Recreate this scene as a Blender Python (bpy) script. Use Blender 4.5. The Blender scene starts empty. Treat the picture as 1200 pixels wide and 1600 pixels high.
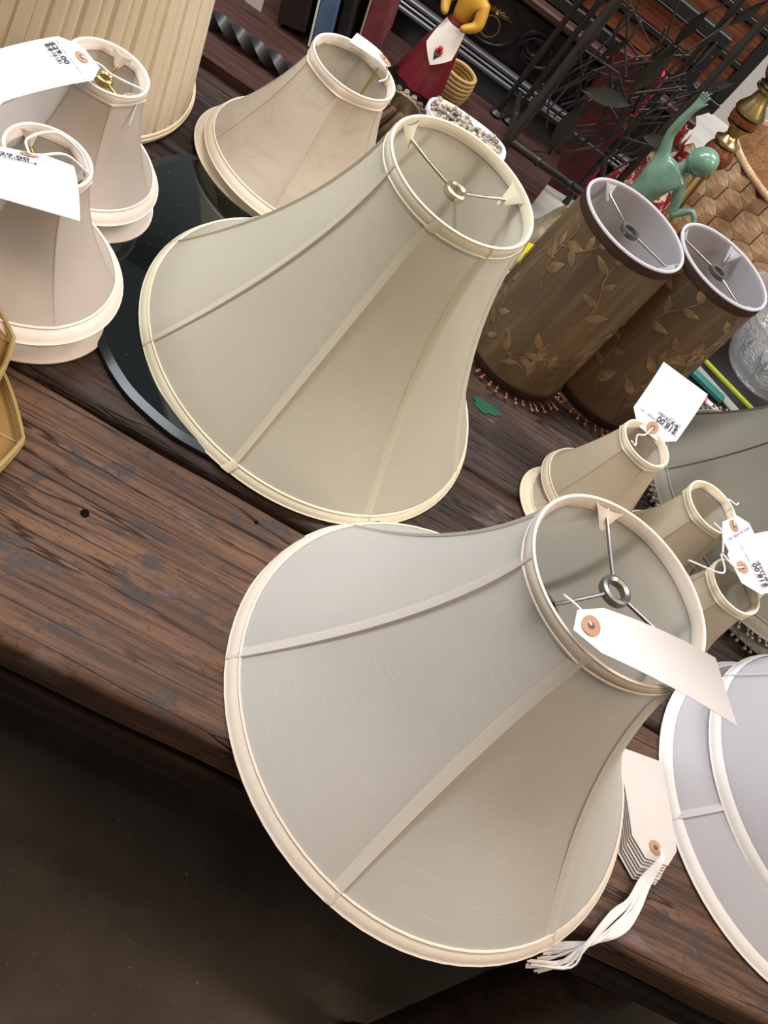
import bpy, math, random
from mathutils import Vector, Matrix
PI = math.pi
scene = bpy.context.scene
COL = scene.collection

# ------------------------------------------------------------------ camera, world, lights, exposure
cam_d = bpy.data.cameras.new('camera')
cam = bpy.data.objects.new('camera', cam_d)
COL.objects.link(cam)
cam_d.sensor_fit = 'VERTICAL'
cam_d.sensor_height = 36.0
cam_d.lens = 36.0
cam_d.clip_start = 0.02
_x = Vector((0.83478925, 0.21389071, 0.50732404))
_y = Vector((-0.49212678, 0.70302993, 0.51338109))
_z = Vector((-0.24685654, -0.67823276, 0.69214317))
m = Matrix((_x, _y, _z)).transposed().to_4x4()
m.translation = Vector((0.0, -0.374656, 1.45))
cam.matrix_world = m
scene.camera = cam

world = bpy.data.worlds.new('World')
scene.world = world
world.use_nodes = True
wb = world.node_tree.nodes['Background']
wb.inputs[0].default_value = (1.0, 0.95, 0.90, 1)
wb.inputs[1].default_value = 0.11

def area(name, loc, target, size, power, color):
    d = bpy.data.lights.new(name, 'AREA')
    d.shape = 'RECTANGLE'
    d.size, d.size_y = size
    d.energy = power
    d.color = color
    o = bpy.data.objects.new(name, d)
    COL.objects.link(o)
    o.location = loc
    o.rotation_euler = (Vector(target) - Vector(loc)).to_track_quat('-Z', 'Y').to_euler()
    return o
# ceiling fixtures of the shop, and two far lamps added as fill
area('ceiling_and_fill_light', (-0.55, 0.75, 2.9), (-0.55, 0.75, 0), (1.2, 0.35), 36, (0.94, 0.97, 1.0))
area('ceiling_and_fill_light', (1.25, 1.15, 2.9), (1.25, 1.15, 0), (1.2, 0.35), 32, (0.97, 0.98, 1.0))
area('ceiling_and_fill_light', (0.2, -0.75, 2.9), (0.2, -0.75, 0), (1.2, 0.35), 17, (1.0, 0.70, 0.44))  # orange tint stands in for warm bounce on the front panels
area('ceiling_and_fill_light', (-2.1, 0.3, 2.9), (-2.1, 0.3, 0), (1.2, 0.35), 44, (0.96, 0.98, 1.0))  # added far lamp, softens the light and fills from the side
area('ceiling_and_fill_light', (2.4, -0.3, 2.9), (2.4, -0.3, 0), (1.2, 0.35), 40, (1.0, 0.83, 0.66))  # added far lamp, warm fill from the other side

scene.view_settings.view_transform = 'Standard'
scene.view_settings.look = 'None'
scene.view_settings.exposure = 0.47
scene.view_settings.gamma = 1.0
scene.view_settings.use_curve_mapping = False

# ------------------------------------------------------------------ helpers
class MB:
    def __init__(s):
        s.v = []; s.f = []; s.uv = {}; s.smooth = True
    def add(s, vs, fs, uvs=None):
        b = len(s.v)
        s.v += [tuple(p) for p in vs]
        for i, f in enumerate(fs):
            if uvs: s.uv[len(s.f)] = uvs[i]
            s.f.append(tuple(b + k for k in f))
        return s
    def grid(s, fn, nu, nv, closeu=False, uvf=None, flip=False):
        vs = []
        cu = nu if closeu else nu + 1
        for j in range(nv + 1):
            for i in range(cu):
                vs.append(fn(i / nu, j / nv))
        fs = []; uvs = []
        for j in range(nv):
            for i in range(nu):
                a = j * cu + i; b = j * cu + (i + 1) % cu
                c = (j + 1) * cu + (i + 1) % cu; d = (j + 1) * cu + i
                fs.append((a, d, c, b) if flip else (a, b, c, d))
                q = [(i / nu, j / nv), ((i + 1) / nu, j / nv), ((i + 1) / nu, (j + 1) / nv), (i / nu, (j + 1) / nv)]
                if flip: q = [q[0], q[3], q[2], q[1]]
                uvs.append([uvf(*t) for t in q] if uvf else q)
        return s.add(vs, fs, uvs)
    def lathe(s, prof, seg=32, c=(0, 0, 0), rf=None):
        n = len(prof)
        vs = []
        for (r, z) in prof:
            for i in range(seg):
                a = 2 * PI * i / seg
                k = rf(a, z) if rf else 1.0
                vs.append((c[0] + r * k * math.cos(a), c[1] + r * k * math.sin(a), c[2] + z))
        fs = []
        for j in range(n - 1):
            for i in range(seg):
                i2 = (i + 1) % seg
                fs.append((j * seg + i, j * seg + i2, (j + 1) * seg + i2, (j + 1) * seg + i))
        return s.add(vs, fs)
    def tube(s, pts, r, seg=8, cap=True, closed=False):
        pts = [Vector(p) for p in pts]
        n = len(pts)
        rs = r if isinstance(r, (list, tuple)) else [r] * n
        vs = []; fs = []
        up = None
        for i, p in enumerate(pts):
            if closed: t = pts[(i + 1) % n] - pts[i - 1]
            else: t = pts[min(i + 1, n - 1)] - pts[max(i - 1, 0)]
            if t.length < 1e-9: t = Vector((0, 0, 1))
            t.normalize()
            if up is None:
                up = Vector((0, 0, 1)) if abs(t.z) < 0.9 else Vector((1, 0, 0))
            u = (up - t * up.dot(t))
            if u.length < 1e-6: u = t.orthogonal()
            u.normalize(); up = u
            w = t.cross(u)
            for k in range(seg):
                a = 2 * PI * k / seg
                vs.append(p + (u * math.cos(a) + w * math.sin(a)) * rs[i])
        m_ = n if closed else n - 1
        for i in range(m_):
            i2 = (i + 1) % n
            for k in range(seg):
                k2 = (k + 1) % seg
                fs.append((i * seg + k, i * seg + k2, i2 * seg + k2, i2 * seg + k))
        if cap and not closed:
            fs.append(tuple(range(seg - 1, -1, -1)))
            fs.append(tuple((n - 1) * seg + k for k in range(seg)))
        return s.add(vs, fs)
    def box(s, lo, hi, M=None):
        x0, y0, z0 = lo; x1, y1, z1 = hi
        vs = [(x0, y0, z0), (x1, y0, z0), (x1, y1, z0), (x0, y1, z0), (x0, y0, z1), (x1, y0, z1), (x1, y1, z1), (x0, y1, z1)]
        if M: vs = [M @ Vector(p) for p in vs]
        return s.add(vs, [(0, 3, 2, 1), (4, 5, 6, 7), (0, 1, 5, 4), (1, 2, 6, 5), (2, 3, 7, 6), (3, 0, 4, 7)])
    def bbox(s, lo, hi, b=0.002, M=None):
        """box with chamfered edges"""
        x = (lo[0], hi[0]); y = (lo[1], hi[1]); z = (lo[2], hi[2])
        vs = []; idx = {}
        for i in (0, 1):
            for j in (0, 1):
                for k in (0, 1):
                    sx, sy, sz = (1 - 2 * i), (1 - 2 * j), (1 - 2 * k)
                    for ax in range(3):
                        p = [x[i] + sx * b, y[j] + sy * b, z[k] + sz * b]
                        p[ax] = (x[i], y[j], z[k])[ax]
                        idx[(i, j, k, ax)] = len(vs)
                        vs.append(p)
        fs = []
        I = lambda i, j, k, a: idx[(i, j, k, a)]
        for i in (0, 1):
            q = [I(i, 0, 0, 0), I(i, 1, 0, 0), I(i, 1, 1, 0), I(i, 0, 1, 0)]; fs.append(q if i else q[::-1])
            q = [I(0, i, 0, 1), I(0, i, 1, 1), I(1, i, 1, 1), I(1, i, 0, 1)]; fs.append(q if i else q[::-1])
            q = [I(0, 0, i, 2), I(1, 0, i, 2), I(1, 1, i, 2), I(0, 1, i, 2)]; fs.append(q if i else q[::-1])
        for i in (0, 1):
            for j in (0, 1):
                q = [I(i, j, 0, 0), I(i, j, 0, 1), I(i, j, 1, 1), I(i, j, 1, 0)]; fs.append(q)
                q = [I(i, 0, j, 0), I(i, 0, j, 2), I(i, 1, j, 2), I(i, 1, j, 0)]; fs.append(q)
                q = [I(0, i, j, 1), I(0, i, j, 2), I(1, i, j, 2), I(1, i, j, 1)]; fs.append(q)
                for k in (0, 1): fs.append([I(i, j, k, 0), I(i, j, k, 1), I(i, j, k, 2)])
        if M: vs = [M @ Vector(p) for p in vs]
        return s.add(vs, fs)
    def prism(s, poly, z0, z1, M=None):
        n = len(poly)
        vs = [(p[0], p[1], z0) for p in poly] + [(p[0], p[1], z1) for p in poly]
        if M: vs = [M @ Vector(p) for p in vs]
        fs = [tuple(range(n - 1, -1, -1)), tuple(range(n, 2 * n))]
        for i in range(n):
            j = (i + 1) % n
            fs.append((i, j, n + j, n + i))
        return s.add(vs, fs)
    def ball(s, c, r, seg=12, rings=8, sc=(1, 1, 1), M=None):
        vs = []
        for j in range(rings + 1):
            t = PI * j / rings
            for i in range(seg):
                a = 2 * PI * i / seg
                p = Vector((r * sc[0] * math.sin(t) * math.cos(a), r * sc[1] * math.sin(t) * math.sin(a), r * sc[2] * math.cos(t)))
                if M: p = M @ p
                vs.append(p + Vector(c))
        fs = []
        for j in range(rings):
            for i in range(seg):
                i2 = (i + 1) % seg
                fs.append((j * seg + i, (j + 1) * seg + i, (j + 1) * seg + i2, j * seg + i2))
        return s.add(vs, fs)
    def mesh(s, name, smooth=True, mats=()):
        me = bpy.data.meshes.new(name)
        me.from_pydata([tuple(p) for p in s.v], [], s.f)
        if s.uv:
            l = me.uv_layers.new(name='UVMap')
            for pi, p in enumerate(me.polygons):
                q = s.uv.get(pi)
                if q:
                    for k, li in enumerate(p.loop_indices):
                        l.data[li].uv = q[k % len(q)]
        me.validate()
        for p in me.polygons: p.use_smooth = smooth
        if smooth:
            try: me.set_sharp_from_angle(angle=math.radians(45))
            except Exception: pass
        for mt in mats: me.materials.append(mt)
        me.update()
        return me

def link(name, data, parent=None, loc=None, rot=None):
    o = bpy.data.objects.new(name, data)
    COL.objects.link(o)
    if parent: o.parent = parent
    if loc is not None: o.location = loc
    if rot is not None: o.rotation_euler = rot
    return o
def part(name, mb, mat, parent, smooth=True, loc=None, rot=None):
    return link(name, mb.mesh(name, smooth, (mat,)), parent, loc, rot)
def tag(o, label, cat, group=None):
    o['label'] = label; o['category'] = cat
    if group: o['group'] = group
    return o
def thing(name, label, cat, loc=(0, 0, 0), rot=(0, 0, 0), group=None):
    o = link(name, None, None, loc, rot)
    o.empty_display_size = 0.02
    return tag(o, label, cat, group)
def solid(name, mb, mat, label, cat, smooth=True, loc=None, rot=None, group=None):
    return tag(part(name, mb, mat, None, smooth, loc, rot), label, cat, group)
def struct(name, mb, mat, smooth=False):
    o = part(name, mb, mat, None, smooth); o['kind'] = 'structure'; return o
def lerp(a, b, t): return a + (b - a) * t
def spline(pts, n=8):
    """catmull-rom through points"""
    P = [Vector(p) for p in pts]
    P = [P[0] * 2 - P[1]] + P + [P[-1] * 2 - P[-2]]
    out = []
    for i in range(1, len(P) - 2):
        for k in range(n):
            t = k / n
            p0, p1, p2, p3 = P[i - 1:i + 3]
            out.append(0.5 * ((2 * p1) + (p2 - p0) * t + (2 * p0 - 5 * p1 + 4 * p2 - p3) * t * t + (3 * p1 - p0 - 3 * p2 + p3) * t ** 3))
    out.append(P[-2])
    return out

# ------------------------------------------------------------------ materials
def mat(name, col=(.5, .5, .5), rough=.7, metal=0, spec=.3):
    mt = bpy.data.materials.new(name); mt.use_nodes = True
    b = mt.node_tree.nodes['Principled BSDF']
    b.inputs['Base Color'].default_value = (*col, 1)
    b.inputs['Roughness'].default_value = rough
    b.inputs['Metallic'].default_value = metal
    b.inputs['Specular IOR Level'].default_value = spec
    return mt
def N(mt, t, **kw):
    n = mt.node_tree.nodes.new(t)
    for k, v in kw.items():
        if k in n.inputs: n.inputs[k].default_value = v
        else: setattr(n, k, v)
    return n
def L(mt, a, b): mt.node_tree.links.new(a, b)
def ramp(mt, fac, stops, interp='LINEAR'):
    r = N(mt, 'ShaderNodeValToRGB')
    r.color_ramp.interpolation = interp
    while len(r.color_ramp.elements) < len(stops): r.color_ramp.elements.new(0.5)
    for e, (p, c) in zip(r.color_ramp.elements, stops):
        e.position = p; e.color = (*c, 1) if len(c) == 3 else c
    L(mt, fac, r.inputs[0])
    return r.outputs[0]
def mixc(mt, a, b, fac, mode='MIX'):
    n = N(mt, 'ShaderNodeMix', data_type='RGBA', blend_type=mode)
    for sock, val in ((n.inputs[0], fac), (n.inputs[6], a), (n.inputs[7], b)):
        if hasattr(val, 'is_output'): L(mt, val, sock)
        elif isinstance(val, (int, float)): sock.default_value = val
        else: sock.default_value = (*val, 1)
    return n.outputs[2]
def coords(mt, kind='Object', scale=(1, 1, 1), rot=(0, 0, 0)):
    tc = N(mt, 'ShaderNodeTexCoord')
    mp = N(mt, 'ShaderNodeMapping')
    mp.inputs['Scale'].default_value = scale
    mp.inputs['Rotation'].default_value = rot
    L(mt, tc.outputs[kind], mp.inputs[0])
    return mp.outputs[0]
def noise(mt, vec, scale=5, detail=4, rough=.5, dist=0):
    n = N(mt, 'ShaderNodeTexNoise', Scale=scale, Detail=detail, Roughness=rough, Distortion=dist)
    L(mt, vec, n.inputs['Vector'])
    return n.outputs[0]
def bump(mt, h, strength=.3, dist=.002, prev=None):
    b = N(mt, 'ShaderNodeBump', Strength=strength, Distance=dist)
    L(mt, h, b.inputs['Height'])
    if prev: L(mt, prev, b.inputs['Normal'])
    return b.outputs[0]
def bsdf(mt): return mt.node_tree.nodes['Principled BSDF']

def fabric(name, col, col2, slub=.65, transl=.48, weave=900, damask=False, rough=.85):
    """silk-like shade cloth: slub threads around the shade, a little light passes through"""
    mt = mat(name, col, rough, 0, .15)
    b = bsdf(mt)
    uv = coords(mt, 'UV', (1, 1, 1))
    mp = N(mt, 'ShaderNodeMapping'); mp.inputs['Scale'].default_value = (16, 620, 1); L(mt, uv, mp.inputs[0])
    n1 = noise(mt, mp.outputs[0], 1.0, 3, .6)
    sl = ramp(mt, n1, [(.60, (0, 0, 0)), (.68, (1, 1, 1))])
    mp3 = N(mt, 'ShaderNodeMapping'); mp3.inputs['Scale'].default_value = (9, 9, 1); L(mt, uv, mp3.inputs[0])
    big = noise(mt, mp3.outputs[0], 1.0, 3, .55)
    c = mixc(mt, col, col2, ramp(mt, big, [(.35, (0, 0, 0)), (.7, (1, 1, 1))]))
    if damask:
        mpd = N(mt, 'ShaderNodeMapping'); mpd.inputs['Scale'].default_value = (15, 15, 1); L(mt, uv, mpd.inputs[0])
        d = noise(mt, mpd.outputs[0], 1.0, 1, .4, 2.2)
        dm = ramp(mt, d, [(.49, (0, 0, 0)), (.51, (1, 1, 1)), (.58, (1, 1, 1)), (.60, (0, 0, 0))])
        c = mixc(mt, c, tuple(x * .955 for x in col), dm)
    lite = tuple(min(1, x * 1.13) for x in col)
    ff = N(mt, 'ShaderNodeMath', operation='MULTIPLY'); L(mt, sl, ff.inputs[0]); ff.inputs[1].default_value = slub
    c = mixc(mt, c, lite, ff.outputs[0])
    L(mt, c, b.inputs['Base Color'])
    mp2 = N(mt, 'ShaderNodeMapping'); mp2.inputs['Scale'].default_value = (weave, weave, 1); L(mt, uv, mp2.inputs[0])
    wv = noise(mt, mp2.outputs[0], 1.0, 1, .5)
    nb = bump(mt, sl, .15, .0006)
    nb = bump(mt, wv, .18, .0006, nb)
    L(mt, nb, b.inputs['Normal'])
    tr = N(mt, 'ShaderNodeBsdfTranslucent'); L(mt, c, tr.inputs[0])
    mx = N(mt, 'ShaderNodeMixShader'); mx.inputs[0].default_value = transl
    out = mt.node_tree.nodes['Material Output']
    L(mt, b.outputs[0], mx.inputs[1]); L(mt, tr.outputs[0], mx.inputs[2]); L(mt, mx.outputs[0], out.inputs[0])
    return mt
def ribbon(name, col, var=.12, scale=60):
    mt = mat(name, col, .75, 0, .25)
    v = coords(mt, 'Object')
    n1 = noise(mt, v, scale, 4, .6)
    c = mixc(mt, tuple(x * (1 - var) for x in col), tuple(min(1, x * (1 + var * .5)) for x in col), n1)
    L(mt, c, bsdf(mt).inputs['Base Color'])
    L(mt, bump(mt, noise(mt, v, 500, 2, .5), .2, .0006), bsdf(mt).inputs['Normal'])
    return mt
def wood(name, base, dark, light, scale=1.0, rough=.55, patches=True, axis=0, cracks=True):
    mt = mat(name, base, rough, 0, .22)
    b = bsdf(mt)
    s = [11, 11, 11]; s[axis] = 2.4
    v = coords(mt, 'Object', tuple(k * scale for k in s))
    g1 = noise(mt, v, 2.0, 6, .6, .6)
    sf = [230, 230, 230]; sf[axis] = 7.0
    v2 = coords(mt, 'Object', tuple(k * scale for k in sf))
    g2 = noise(mt, v2, 1.0, 4, .6, .5)
    c = ramp(mt, g1, [(.25, dark), (.48, base), (.72, light)])
    c = mixc(mt, c, tuple(x * .55 for x in dark), ramp(mt, g2, [(.40, (.62, .62, .62)), (.55, (0, 0, 0))]))
    h = g2
    if cracks:
        sc = [46, 46, 46]; sc[axis] = 3.2
        v3 = coords(mt, 'Object', tuple(k * scale for k in sc))
        vz = N(mt, 'ShaderNodeTexVoronoi', feature='DISTANCE_TO_EDGE'); vz.inputs['Scale'].default_value = 1.0
        ds = N(mt, 'ShaderNodeTexNoise', Scale=2.2, Detail=3.0); L(mt, v3, ds.inputs[0])
        ad = N(mt, 'ShaderNodeMix', data_type='RGBA', blend_type='ADD'); ad.inputs[0].default_value = .7
        L(mt, v3, ad.inputs[6]); L(mt, ds.outputs[1], ad.inputs[7]); L(mt, ad.outputs[2], vz.inputs[0])
        ck = ramp(mt, vz.outputs[0], [(.004, (0, 0, 0)), (.030, (1, 1, 1))])
        mk = ramp(mt, noise(mt, coords(mt, 'Object', (5, 14, 5)), 1.0, 2, .5), [(.45, (0, 0, 0)), (.6, (1, 1, 1))])
        ckm = mixc(mt, ck, (1, 1, 1), mk, 'LIGHTEN')
        cm = N(mt, 'ShaderNodeMix', data_type='RGBA', blend_type='MIX'); L(mt, mk, cm.inputs[0]); L(mt, ck, cm.inputs[6]); cm.inputs[7].default_value = (1, 1, 1, 1)
        ckm = cm.outputs[2]
        c = mixc(mt, c, ckm, .85, 'MULTIPLY')
    if patches:
        vp = coords(mt, 'Object', (22, 34, 16))
        p = ramp(mt, noise(mt, vp, 1.0, 5, .65, .4), [(.56, (0, 0, 0)), (.62, (1, 1, 1))])
        c = mixc(mt, c, (.035, .031, .033), mixc(mt, (0, 0, 0), (.75, .75, .75), p))
        vq = coords(mt, 'Object', (9, 24, 9), (0, 0, .15))
        p2 = ramp(mt, noise(mt, vq, 1.3, 4, .6, .2), [(.62, (0, 0, 0)), (.70, (1, 1, 1))])
        c = mixc(mt, c, (.15, .115, .115), mixc(mt, (0, 0, 0), (.5, .5, .5), p2))
    if patches:
        sp = ramp(mt, noise(mt, coords(mt, 'Object', (150, 330, 200)), 1.0, 3, .6), [(.60, (0, 0, 0)), (.70, (.75, .75, .75))])
        c = mixc(mt, c, tuple(x * .35 for x in dark), sp)
    L(mt, c, b.inputs['Base Color'])
    nb = bump(mt, h, .35, .0015)
    if cracks: nb = bump(mt, ckm, .8, .002, nb)
    L(mt, nb, b.inputs['Normal'])
    rr = ramp(mt, g1, [(.3, (rough - .1,) * 3), (.7, (rough + .15,) * 3)])
    L(mt, rr, b.inputs['Roughness'])
    return mt

M = {}
M['wood'] = wood('weathered_plank_wood', (.093, .050, .031), (.046, .026, .019), (.155, .084, .046), rough=.68)
M['wood_dark'] = wood('dark_plank_wood', (.042, .026, .020), (.022, .015, .013), (.075, .043, .028), rough=.6)
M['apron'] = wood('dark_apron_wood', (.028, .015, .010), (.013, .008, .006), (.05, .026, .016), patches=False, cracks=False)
M['brown_board'] = wood('dark_brown_board', (.055, .026, .021), (.04, .019, .016), (.072, .034, .028), patches=False, cracks=False, rough=.45)
M['fab_front'] = fabric('grey_white_silk', (.66, .645, .61), (.69, .67, .63))
M['fab_big'] = fabric('cream_silk', (.63, .60, .51), (.66, .635, .545))
M['seam_fab_front'] = fabric('grey_white_seam_silk', (.70, .665, .605), (.71, .675, .615), slub=0, transl=.36)
M['seam_fab_big'] = fabric('cream_seam_silk', (.665, .625, .505), (.675, .635, .515), slub=0, transl=.36)
M['seam_fab_white'] = fabric('white_seam_cloth', (.68, .67, .69), (.69, .68, .70), slub=0, transl=.3)
M['fab_damask'] = fabric('ivory_damask', (.72, .64, .54), (.74, .67, .58), slub=.1, damask=True)
M['fab_small'] = fabric('pale_beige_silk', (.64, .57, .51), (.67, .61, .55), slub=.15)
M['fab_tiny'] = fabric('tiny_ivory_silk', (.66, .585, .46), (.63, .56, .45), slub=.15)
M['fab_pleat'] = fabric('straw_pleat_cloth', (.80, .70, .54), (.84, .75, .60), slub=.1)
M['fab_grey'] = fabric('grey_green_silk', (.20, .19, .155), (.23, .215, .18), slub=.7, transl=.12)
M['fab_white'] = fabric('cool_white_cloth', (.69, .685, .73), (.72, .71, .76), slub=.1)
M['fab_gold'] = fabric('gold_pleat_cloth', (.42, .25, .09), (.48, .29, .11), slub=.1)
def lining_mat(name, col):
    mt = mat(name, col, .9)
    tr = N(mt, 'ShaderNodeBsdfTranslucent'); tr.inputs[0].default_value = (*col, 1)
    mx = N(mt, 'ShaderNodeMixShader'); mx.inputs[0].default_value = .58
    L(mt, bsdf(mt).outputs[0], mx.inputs[1]); L(mt, tr.outputs[0], mx.inputs[2]); L(mt, mx.outputs[0], mt.node_tree.nodes['Material Output'].inputs[0])
    return mt
M['lining'] = lining_mat('white_lining', (.84, .82, .77))
M['lining_bright'] = lining_mat('bright_lining', (.93, .91, .85))
M['lining_cool'] = lining_mat('cool_white_lining', (.80, .79, .83))
M['trim_front'] = ribbon('cream_trim', (.62, .555, .475))
M['trim_big'] = ribbon('yellow_cream_trim', (.64, .60, .46))
M['trim_damask'] = ribbon('ivory_trim', (.74, .65, .53))
M['trim_small'] = ribbon('beige_trim', (.72, .64, .57))
M['trim_tiny'] = ribbon('tiny_ivory_trim', (.69, .61, .46))
M['trim_pleat'] = ribbon('straw_trim', (.70, .60, .43))
M['trim_grey'] = ribbon('grey_green_trim', (.23, .22, .185))
M['trim_white'] = ribbon('white_trim', (.70, .68, .67))
M['trim_gold'] = ribbon('gold_braid', (.35, .25, .10))
M['brass'] = mat('brass', (.62, .47, .20), .28, 1)
M['pale_brass'] = mat('pale_brass', (.60, .55, .40), .3, 1)
M['nickel'] = mat('worn_nickel', (.26, .25, .235), .38, 1)
M['paper'] = mat('tag_paper', (.62, .62, .64), .6)
M['paper_cream'] = mat('tag_card', (.47, .44, .42), .65)
M['eyelet'] = mat('eyelet_card', (.36, .20, .12), .7)
M['ink'] = mat('print_ink', (.03, .03, .05), .7)
M['ink_soft'] = mat('faint_print_ink', (.10, .10, .15), .7)
M['string'] = mat('white_cotton', (.66, .65, .64), .9)
M['iron'] = mat('dark_iron', (.022, .020, .018), .42, .35, .5)
M['iron_brown'] = mat('brown_iron', (.032, .026, .022), .5, .3, .5)
M['black'] = mat('black_lacquer', (.012, .011, .012), .28, 0, .6)
M['mirror'] = mat('dark_mirror', (.30, .38, .42), .04, 1)
M['mirror_edge'] = mat('mirror_edge_glass', (.012, .018, .022), .30, 0, .3)
M['bead_amber'] = mat('amber_bead', (.22, .075, .03), .15, 0, .6)
M['bead_clear'] = mat('smoky_bead', (.20, .17, .15), .12, 0, .7)

# speckle on the mirror glass
_m = M['mirror']; _v = coords(_m, 'Object')
_d = ramp(_m, noise(_m, _v, 160, 3, .7), [(.60, (0, 0, 0)), (.72, (1, 1, 1))])
_w = ramp(_m, noise(_m, _v, 14, 3, .6), [(.45, (0, 0, 0)), (.65, (1, 1, 1))])
_f = mixc(_m, (0, 0, 0), _d, _w)
L(_m, ramp(_m, _f, [(0, (.03, .03, .03)), (1, (.6, .6, .6))]), bsdf(_m).inputs['Roughness'])
bsdf(_m).inputs['Base Color'].default_value = (.11, .14, .155, 1)

# ------------------------------------------------------------------ setting
TZ = 0.75
mf = mat('stained_concrete', (.075, .062, .052), .75)
_v = coords(mf, 'Object')
_c = ramp(mf, noise(mf, _v, 3.0, 8, .65), [(.3, (.045, .036, .030)), (.55, (.085, .070, .058)), (.75, (.12, .10, .085))])
_s = ramp(mf, noise(mf, _v, 130, 2, .5), [(.70, (0, 0, 0)), (.76, (1, 1, 1))])
L(mf, mixc(mf, _c, (.33, .28, .22), mixc(mf, (0, 0, 0), (.55, .55, .55), _s)), bsdf(mf).inputs['Base Color'])
L(mf, bump(mf, noise(mf, _v, 40, 6, .6), .2, .003), bsdf(mf).inputs['Normal'])
mb = MB(); mb.box((-6, -4, -.05), (7, 3.2, 0)); struct('floor', mb, mf)
mw = mat('off_white_plaster', (.60, .57, .53), .9)
L(mw, bump(mw, noise(mw, coords(mw, 'Object'), 30, 5, .6), .2, .003), bsdf(mw).inputs['Normal'])
mb = MB(); mb.box((-6, 3.0, 0), (7, 3.1, 3.0)); struct('wall_back', mb, mw)

# ------------------------------------------------------------------ the plank table
table = thing('plank_table', 'long weathered brown plank table holding all the lampshades', 'table', (0, 0, 0))
random.seed(4)
def plank(y0, y1, ztop, th, mt, x0=-1.0, x1=1.55, rf=.010, rb=.004, wob=.0012):
    mbp = MB()
    nx = 120
    prof = []
    # cross-section, from bottom front round the top to bottom back
    prof.append((y0 + .004, ztop - th))
    for k in range(7):
        a = PI + (PI / 2) * k / 6
        prof.append((y0 + rf + rf * math.cos(a), ztop - rf - rf * math.sin(a)))
    for k in range(1, 10): prof.append((lerp(y0 + rf, y1 - rb, k / 10), ztop))
    for k in range(5):
        a = (PI / 2) * (1 - k / 4)
        prof.append((y1 - rb + rb * math.cos(a), ztop - rb + rb * math.sin(a)))
    prof.append((y1, ztop - th))
    ph = random.random() * 9
    def w(x, y): return wob * (math.sin(x * 7 + ph + y * 11) + .6 * math.sin(x * 17 + ph * 2) + .5 * math.sin(x * 41 + y * 30 + ph))
    vs = []; fs = []
    n = len(prof)
    for i in range(nx + 1):
        x = lerp(x0, x1, i / nx)
        for (y, z) in prof:
            dy = 0
            if abs(y - y0) < .012: dy = w(x, 1) * 1.2
            if abs(y - y1) < .006: dy = w(x, 3) * .8
            vs.append((x, y + dy, z + (w(x, y) * .35 if z > ztop - .02 else 0)))
    for i in range(nx):
        for j in range(n):
            j2 = (j + 1) % n
            fs.append((i * n + j, i * n + j2, (i + 1) * n + j2, (i + 1) * n + j))
    fs.append(tuple(range(n))); fs.append(tuple(nx * n + k for k in range(n - 1, -1, -1)))
    mbp.add(vs, fs)
    return part('plank', mbp, mt, table)
plank(0.004, .236, TZ, .045, M['wood'], rf=.012)
plank(.246, .434, TZ - .001, .045, M['wood_dark'])
plank(.438, .628, TZ, .045, M['wood_dark'])
plank(.632, .812, TZ - .001, .045, M['wood_dark'])
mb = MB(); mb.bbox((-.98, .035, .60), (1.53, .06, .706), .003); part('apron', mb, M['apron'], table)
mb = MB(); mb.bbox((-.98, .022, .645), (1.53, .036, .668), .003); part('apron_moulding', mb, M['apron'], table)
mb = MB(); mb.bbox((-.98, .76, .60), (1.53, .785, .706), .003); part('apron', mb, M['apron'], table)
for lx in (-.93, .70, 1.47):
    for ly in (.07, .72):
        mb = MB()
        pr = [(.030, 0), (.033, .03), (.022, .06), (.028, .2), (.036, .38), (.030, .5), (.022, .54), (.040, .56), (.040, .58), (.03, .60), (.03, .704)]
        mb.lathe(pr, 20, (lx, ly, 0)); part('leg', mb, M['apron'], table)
# green paint blot and small scraps on the boards
mb = MB()
_o = []
for k in range(26):
    a = 2 * PI * k / 26
    r = 1 + .18 * math.sin(3 * a + 1) + .12 * math.sin(7 * a)
    _o.append((.331 + .018 * r * math.cos(a), .541 + .010 * r * math.sin(a)))
mb.prism(_o, TZ - .0005, TZ + .0011); part('paint_blot', mb, mat('green_paint', (.010, .075, .042), .5), table)['label'] = 'dark green paint blot'

mdk = mat('hole_dark', (.006, .005, .004), 1.0, 0, 0)
for (x, y, r) in ((.003, .137, .0036), (.136, .218, .0018)):
    mb = MB(); mb.lathe([(0, .0006), (r, .0006), (r * 1.1, -.001)], 14, (x, y, TZ)); part('bolt_hole', mb, mdk, table)
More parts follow.
